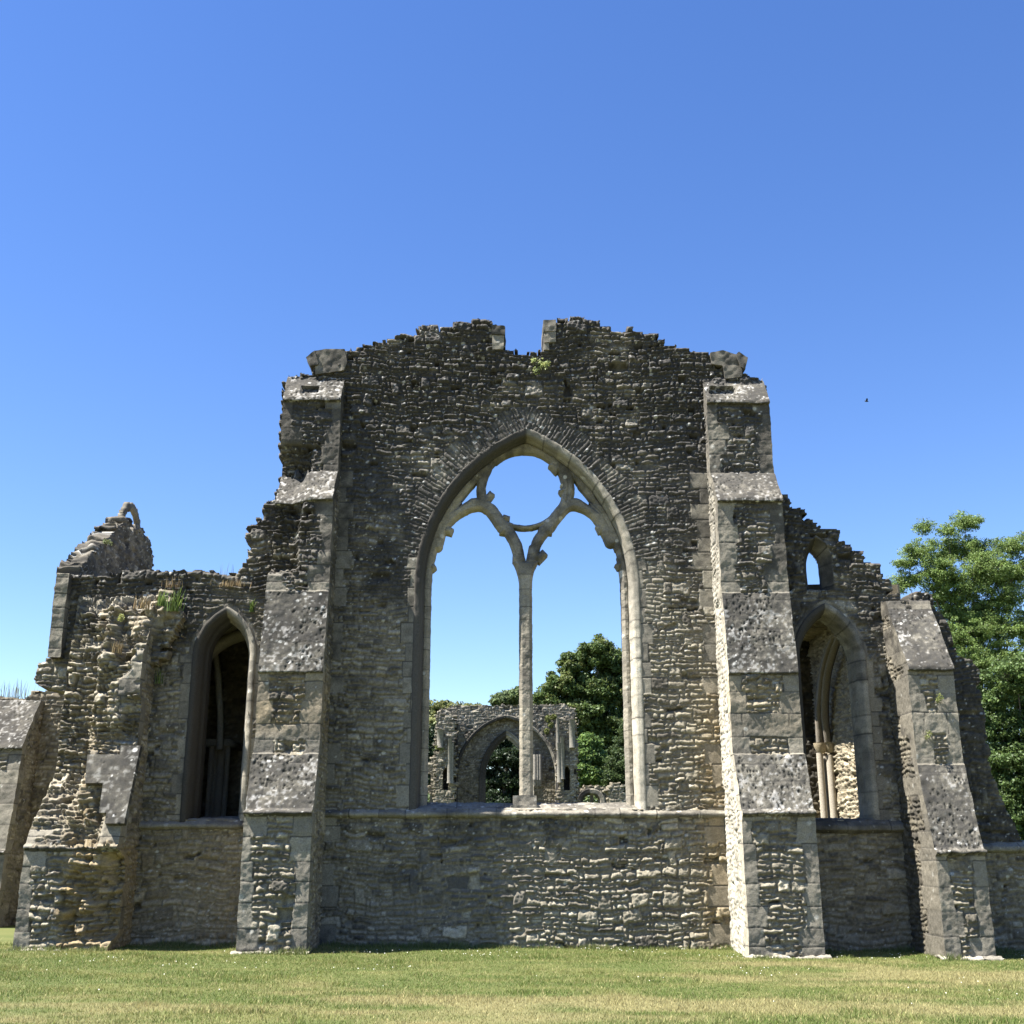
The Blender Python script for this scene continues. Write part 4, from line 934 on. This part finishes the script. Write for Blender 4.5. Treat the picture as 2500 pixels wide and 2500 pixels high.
lw = thing('gabled_wall_fragment', 'distant sloping wall fragment with a slit window, left of the far archway', 'ruined wall', (at(1050, 1940, 38)[0], 38, 0))
GPo = np.array([F(*p, 38.6) for p in [(-150, 1500), (-150, 900), (40, 770), (90, 725), (128, 705), (140, 720), (140, 1500)]]); GPo[0, 1] = GPo[-1, 1] = -.2
NA = dict(xc=F(55, 900, 38.6)[0], w=.16, zs=F(0, 890, 38.6)[1], za=F(0, 868, 38.6)[1])
NB = dict(xc=F(40, 1100, 38.6)[0], w=F(105, 1100, 38.6)[0] - F(40, 1100, 38.6)[0], zs=F(0, 1120, 38.6)[1], za=F(0, 1035, 38.6)[1])
m1 = MB(); slab(m1, (0, 38.6, 0), (1, 0, 0), (0, 0, 1), (0, -1, 0), GPo[:, 0].min() - .2, GPo[:, 0].max() + .2, -.2, GPo[:, 1].max() + .2, .035,
     lambda x, z: inpoly(*rubble(x, z, 461)[6:8], GPo) & ~((archd(x, z, **NA) > 0) & (z > F(0, 975, 38.6)[1])) & ~(archd(x, z, **NB) > 0), .7, farsurf(461, .05, .1, 1.1), jit=.04)
m1.build('wall', FAR, lw)

# ---------------------------------------------------------------- trees
def leaves(mb, cen, rad, n, size, cols, r, up=.5, flat=1., asp=.55):
    "leaf faces spread in sub-clumps"
    p = r.normal(0, 1, (n, 3)); p /= np.linalg.norm(p, axis=1)[:, None]; p *= (r.random((n, 1)) ** .45)
    P = cen + p * rad
    nrm = r.normal(0, 1, (n, 3)) + np.array([0, 0, up * 1.6]) + p * .8; nrm /= np.linalg.norm(nrm, axis=1)[:, None]
    t = np.cross(nrm, r.normal(0, 1, (n, 3))); t /= np.linalg.norm(t, axis=1)[:, None] + 1e-9; b_ = np.cross(nrm, t)
    s = size * r.uniform(.6, 1.3, (n, 1)); t = t * s; b_ = b_ * s * asp
    V = np.stack([P - t, P - b_ + t * .1, P + t, P + b_ + t * .1], 1).reshape(-1, 3)
    i = np.arange(n) * 4; q = r.random((n, 1))
    c = cols[0] * (1 - q) + cols[1] * q; c = c * r.uniform(.75, 1.25, (n, 1))
    mb.add(V, np.stack([i, i + 1, i + 2, i + 3], 1), np.repeat(c, 4, 0))
def tree(name, label, cat, px, Y, lobes, nclump, nleaf, size, cols, seed, crad=.45, group=None, trunk=.35, up=.5, asp=.55, dz=1., pale=None):
    "lobes in photo pixels (x, y, r[, squash]) at depth Y"
    r = np.random.default_rng(seed); m = (Y - CAM[1]) / 2800.
    x0 = at(px, 2000, Y)[0]
    t = thing(name, label, cat, (x0, Y, 0), group)
    mb = MB(); br = MB(); L = []
    for l in lobes:
        x, z = at(l[0], l[1], Y); rr = l[2] * m; sq = l[3] if len(l) > 3 else .8
        L.append((np.array([x, Y + r.uniform(-.6, .6) * rr, z]), rr, sq))
    zb = min(c[2] - R_ for c, R_, _ in L)
    top = max(c[2] for c, R_, _ in L)
    P = np.array([(x0, Y, -.1), (x0 + .1, Y, max(zb, .8) * .6), (x0 + r.uniform(-.3, .3), Y, (zb + top) / 2)])
    br.tube(bez(P, 6), np.linspace(trunk, trunk * .4, 13), C(.10, .085, .065), 9)
    for l_i, (c, R_, sq) in enumerate(L):
        s0 = P[1] * .5 + P[2] * .5 + np.array([0, 0, (c[2] - (zb + top) / 2) * .35])
        mid = (s0 + c) / 2 + np.array([0, 0, -.15 * R_]) + r.normal(0, .1 * R_, 3)
        if l_i % 2 == 0: br.tube(bez([s0, mid, c], 5), np.linspace(trunk * .3, trunk * .05, 11), C(.11, .095, .075), 6)
        n = max(3, int(nclump * (R_ / 1.) ** 2 / sum((q[1]) ** 2 for q in L)))
        for k in range(n):
            d = r.normal(0, 1, 3); d /= np.linalg.norm(d); d[2] *= sq if d[2] > 0 else sq * .8
            rad = R_ * (r.random() ** .6) * 1.1; cc = c + d * rad * np.array([1, dz, 1]); rc = crad * r.uniform(.55, 1.25)
            k1 = r.uniform(.8, 1.2); cl = [cols[0] * k1, cols[1] * k1]
            if pale is not None and r.random() < .25: cl = [pale, cols[1]]
            leaves(mb, cc, np.array([rc, rc, rc * .6]), nleaf, size, cl, r, up, asp=asp)
            if k % 4 == 0: br.tube(np.array([c, (c + cc) / 2 + r.normal(0, .05, 3), cc]), [trunk * .08, trunk * .05, .008], C(.12, .10, .08), 4)
    br.build('trunk', BARK, t); mb.build('crown', LEAF, t)
    return t
Gd = [C(.045, .075, .022), C(.085, .12, .03)]; Gl = [C(.08, .15, .03), C(.13, .20, .05)]; Gy = [C(.012, .026, .012), C(.028, .048, .018)]
tree('locust_tree', 'tall airy light green tree rising behind the right end of the church', 'tree', 2390, 26,
     [(2358, 1276, 40, .6), (2262, 1285, 22, .8), (2310, 1300, 24, .6), (2336, 1335, 50), (2240, 1350, 42), (2205, 1378, 24, .5), (2218, 1420, 38), (2285, 1400, 60), (2390, 1345, 45), (2398, 1400, 60), (2470, 1335, 40, .7), (2500, 1400, 55), (2520, 1320, 40),
      (2330, 1490, 62), (2440, 1465, 55), (2395, 1545, 70), (2480, 1540, 60), (2330, 1560, 60), (2380, 1620, 65), (2450, 1620, 70), (2400, 1500, 60), (2350, 1440, 50), (2300, 1450, 45), (2440, 1400, 60), (2410, 1700, 60), (2480, 1700, 60), (2340, 1640, 50), (2580, 1340, 70), (2640, 1420, 80), (2600, 1520, 90), (2680, 1560, 80), (2600, 1640, 80)],
     4600, 75, .044, [C(.10, .165, .04), C(.17, .24, .075)], 1, .27, up=.4, asp=.42, trunk=.22)
tree('bushy_tree', 'dense dark green tree hanging low beside the right end of the church', 'tree', 2520, 16,
     [(2475, 1655, 60), (2440, 1700, 36), (2510, 1740, 60), (2450, 1760, 20), (2530, 1640, 60), (2560, 1850, 90), (2470, 1850, 45), (2500, 1920, 55), (2480, 1975, 40), (2540, 2010, 70), (2455, 1890, 26), (2500, 2060, 40), (2415, 1720, 36), (2425, 1790, 40), (2440, 1830, 36), (2470, 1790, 50), (2400, 1660, 30), (2418, 1755, 48), (2425, 1870, 48), (2445, 1935, 42), (2470, 2000, 50), (2620, 1700, 80), (2680, 1800, 90), (2650, 1920, 90)],
     1800, 70, .05, [C(.05, .09, .025), C(.10, .15, .045)], 2, .24, trunk=.28)
tree('chestnut_tree', 'big round dark green tree with yellowish leaf tips behind the right light of the window', 'tree', 1470, 62,
     [(1455, 1602, 46), (1400, 1625, 36), (1500, 1622, 42), (1358, 1672, 34), (1330, 1712, 26), (1410, 1680, 50), (1470, 1690, 58), (1520, 1700, 50), (1370, 1735, 40), (1430, 1750, 50), (1500, 1780, 60), (1430, 1810, 42),
      (1395, 1800, 30), (1480, 1860, 60), (1410, 1870, 40), (1570, 1680, 60), (1590, 1790, 70), (1300, 1735, 22)],
     1500, 130, .125, [C(.045, .08, .025), C(.085, .125, .035)], 3, .55, trunk=.6, pale=C(.15, .17, .06))
tree('light_green_bush', 'bright green bushy tree in front of the dark big tree, above the low arched wall', 'tree', 1440, 50,
     [(1440, 1815, 26), (1425, 1850, 28), (1455, 1850, 26), (1430, 1890, 28), (1450, 1905, 26), (1420, 1915, 16)], 500, 70, .10, [C(.075, .14, .035), C(.13, .20, .055)], 4, .38, trunk=.2)
tree('yew_tree', 'dark pointed evergreen at the right edge of the great window', 'tree', 1512, 48,
     [(1528, 1780, 14, 1.6), (1520, 1820, 22, 1.2), (1508, 1860, 26, 1.1), (1530, 1870, 34), (1500, 1900, 28), (1525, 1930, 40), (1560, 1900, 50)], 500, 80, .07, [C(.03, .055, .018), C(.06, .09, .028)], 5, .34, trunk=.2, up=.2)
tree('yew_tree', 'very dark evergreen filling the opening of the far pointed archway', 'tree', 1240, 52,
     [(1235, 1800, 34), (1205, 1850, 34), (1250, 1840, 44), (1285, 1860, 40), (1200, 1910, 40), (1250, 1900, 46), (1290, 1920, 44), (1215, 1965, 40), (1265, 1970, 50)], 900, 80, .08, Gy, 6, .42, trunk=.35, up=.2)
tree('treeline_tree', 'yellow green tree top above the left end of the far archway wall', 'tree', 1095, 95,
     [(1060, 1745, 34, .9), (1090, 1742, 36, .8), (1120, 1738, 30, .6), (1150, 1740, 24, .7), (1163, 1725, 8), (1040, 1770, 40), (1070, 1790, 44)], 500, 60, .17, [C(.11, .14, .05), C(.19, .20, .08)], 7, .55, trunk=.4)
tree('treeline_tree', 'grey green tree top just left of the window mullion', 'tree', 1235, 100,
     [(1222, 1712, 22, .8), (1245, 1706, 24, .8), (1268, 1702, 24, .8), (1240, 1740, 36), (1290, 1720, 30)], 400, 60, .17, [C(.08, .12, .05), C(.13, .17, .075)], 8, .5, trunk=.4)
tree('yew_tree', 'dark evergreen low behind the left jamb of the great window', 'tree', 1050, 60,
     [(1040, 1800, 34), (1060, 1830, 26), (1045, 1860, 34), (1030, 1900, 40)], 300, 70, .10, Gy, 9, .5, trunk=.3)
def wood():
    r = np.random.default_rng(77); m = MB(); g = [C(.05, .08, .025), C(.10, .14, .05)]
    for k in range(2200):
        x = r.uniform(-70, 90); y = 112 + r.uniform(-4, 4); z = r.uniform(0, 8.5 + 1.0 * vn(x * .2, 0, 0, 3))
        leaves(m, np.array([x, y, z]), np.array([1.1, 1.1, .8]), 40, .28, g, r)
    tag(m.build('far_wood', LEAF), 'dark green woodland edge far behind the ruins', 'wood', kind='stuff')
wood()
# bare pale branch stub in the low tree
# ---------------------------------------------------------------- plants growing on the walls
def tuft(name, label, cat, x, y, z, n, h, wdt, cols, seed, spread=.12, lean=.35, bend=0.):
    r = np.random.default_rng(seed); t = thing(name, label, cat, (x, y, z)); m = MB()
    for k in range(n):
        a_ = r.uniform(0, 2 * PI); b_ = np.array([x + r.normal(0, spread), y + r.normal(0, spread * .4), z - .03])
        d = np.array([math.cos(a_) * lean * r.random(), math.sin(a_) * lean * r.random() * .6, 1.]); hh = h * r.uniform(.5, 1.1)
        p = [b_, b_ + d * hh * .5, b_ + d * hh + np.array([d[0], d[1], -.2]) * hh * .4 * (1 + bend)]
        q = np.array(p); w2 = wdt * np.array([1, .8, .15])[:, None] * np.array([math.cos(a_ + 1.5), math.sin(a_ + 1.5), 0])
        c = cols[0] * (1 - r.random()) + cols[1] * r.random()
        m.grid(np.stack([q - w2, q + w2], 1), np.clip(c, 0, 1))
    m.build('leaves', LEAF, t); return t
YG, YL = [C(.13, .19, .05), C(.08, .13, .03)], [C(.24, .19, .10), C(.18, .14, .07)]
def tp(px, py, Y, *a_, **k):
    x, z = at(px, py, Y); return x, Y, z
x, y, z = tp(396, 1475, -.45); tuft('fern_clump', 'green spiky weed in a notch of the broken masonry, left of two', 'wall plant', x, y, z, 26, .30, .012, YG, 1, .05)
x, y, z = tp(425, 1488, -.5); tuft('fern_clump', 'taller green spiky weed in a notch of the broken masonry, right of two', 'wall plant', x, y, z, 40, .46, .013, YG, 2, .06)
x, y, z = tp(348, 1482, -.5); tuft('dry_grass', 'straw coloured dry grass tuft on the broken masonry left of the green weeds', 'wall plant', x, y, z, 50, .28, .006, YL, 3, .07)
x, y, z = tp(560, 1427, -.12); tuft('dry_grass', 'dry grass tuft on the ledge of the left aisle wall beside the raking rubble', 'wall plant', x, y, z, 90, .14, .006, YL, 4, .14)
x, y, z = tp(418, 1430, -.12); tuft('dry_grass', 'thin dry grass on the aisle wall face above the green weeds', 'wall plant', x, y, z, 40, .22, .005, YL, 5, .08)
x, y, z = tp(285, 1590, -.75); tuft('dry_grass', 'hanging dry grass streak low on the broken buttress', 'wall plant', x, y, z, 60, .22, .006, YL, 6, .05)
x, y, z = tp(615, 1490, -.1); tuft('wall_weed', 'small green weed on the wall between the left lancet and the left main buttress', 'wall plant', x, y, z, 30, .26, .008, YG, 7, .03)
x, y, z = tp(388, 1665, -.15); tuft('wall_weed', 'green weed in the dark corner right of the broken buttress', 'wall plant', x, y, z, 22, .34, .007, YG, 8, .04)
x, y, z = tp(552, 1404, .4); tuft('dry_stalks', 'bare upright weed stalks on top of the left aisle wall', 'wall plant', x, y, z, 9, .28, .004, [C(.2, .16, .12), C(.14, .13, .1)], 9, .10, .2)
x, y, z = tp(45, 1700, 5.3); tuft('dry_stalks', 'tall dry weeds standing on the wall top at the left edge', 'wall plant', x, y, z, 60, .42, .006, [C(.16, .14, .08), C(.11, .13, .06)], 10, .35, .3)
x, y, z = tp(12, 1712, 5.3); tuft('dry_stalks', 'low green weeds on the wall top in the left corner', 'wall plant', x, y, z, 90, .16, .012, [C(.07, .11, .04), C(.1, .12, .06)], 11, .25, .5)
def leafy(name, label, cat, px, py, Y, lobes, n, size, cols, seed):
    x, z = at(px, py, Y); t = thing(name, label, cat, (x, Y, z)); r = np.random.default_rng(seed); m = MB()
    for (lx, ly, rr) in lobes:
        cx_, cz_ = at(lx, ly, Y); k = (Y - CAM[1]) / 2800.
        leaves(m, np.array([cx_, Y, cz_]), np.array([rr * k, .10, rr * k]), n, size, cols, r, .1, asp=.6)
    m.build('leaves', LEAF, t)
leafy('ivy_plant', 'light green leafy plant rooted below the gap in the gable top', 'wall plant', 1320, 895, -.06, [(1318, 885, 14), (1325, 893, 16), (1310, 905, 12), (1335, 888, 10), (1303, 880, 7)], 60, .022, [C(.22, .28, .10), C(.30, .34, .15)], 1)
leafy('moss_cushion', 'small yellow green cushion plant on the broken masonry of the left buttress', 'wall plant', 295, 1510, -.62, [(294, 1510, 8), (297, 1504, 6)], 90, .015, [C(.22, .25, .07), C(.2, .22, .08)], 2)
leafy('ivy_plant', 'patch of green moss on the steep side wall above the left aisle', 'wall plant', 262, 1323, .9, [(258, 1322, 7), (268, 1325, 7)], 70, .02, [C(.10, .13, .05), C(.14, .16, .07)], 3)
for i_, (px, py, lb) in enumerate([(2294, 1700, 'upper green weed on the face of the outer right buttress'), (2268, 1790, 'green weed left of the middle of the outer right buttress'), (2255, 1792, None)][:2]):
    leafy('ivy_plant', lb, 'wall plant', px, py, -1.1, [(px, py, 9), (px - 4, py + 9, 6)], 60, .018, [C(.12, .15, .05), C(.2, .22, .08)], 10 + i_)
leafy('ivy_plant', 'green creeper spilling down the far archway wall right of the mullion', 'wall plant', 1338, 1765, YF - .1, [(1338, 1755, 9), (1345, 1770, 8), (1335, 1785, 6), (1352, 1750, 7)], 120, .07, [C(.12, .15, .05), C(.2, .22, .08)], 14)
leafy('ivy_plant', 'small green creeper on the left pier of the far archway', 'wall plant', 1070, 1825, 37., [(1068, 1825, 5), (1078, 1827, 5)], 60, .06, [C(.12, .15, .05), C(.2, .22, .08)], 15)
# ---------------------------------------------------------------- the small bird in the sky
bx_, bz_ = at(2116, 980, 38.)
m = MB(); T_ = np.linspace(-1, 1, 11)
m.tube(np.stack([bx_ + .11 * T_, 38 + .02 * T_, bz_ + .01 * T_], 1), .032 * np.sqrt(np.clip(1 - T_ ** 2, .02, 1)), C(.03, .03, .03), 8)
for s_ in (-1, 1):
    G = np.array([[(bx_ + .05, 38, bz_ + .01), (bx_ - .05, 38, bz_ + .01)], [(bx_ + .04, 38 + s_ * .10, bz_ + .09), (bx_ - .06, 38 + s_ * .10, bz_ + .08)], [(bx_ - .02, 38 + s_ * .20, bz_ + .10), (bx_ - .06, 38 + s_ * .2, bz_ + .09)]])
    m.grid(G, C(.03, .03, .03)); m.grid(G + np.array([0, 0, .012]), C(.03, .03, .03), flip=True)
tag(m.build('bird', BARK), 'tiny dark bird flying in the blue sky right of the church', 'bird')
for o in scn.objects:
    if o.parent is None and o.get('category') in ('wall plant', 'tree'):
        o['group'] = {'wall plant': 'plants growing on the ruined walls', 'tree': 'trees standing around the ruins'}[o['category']]
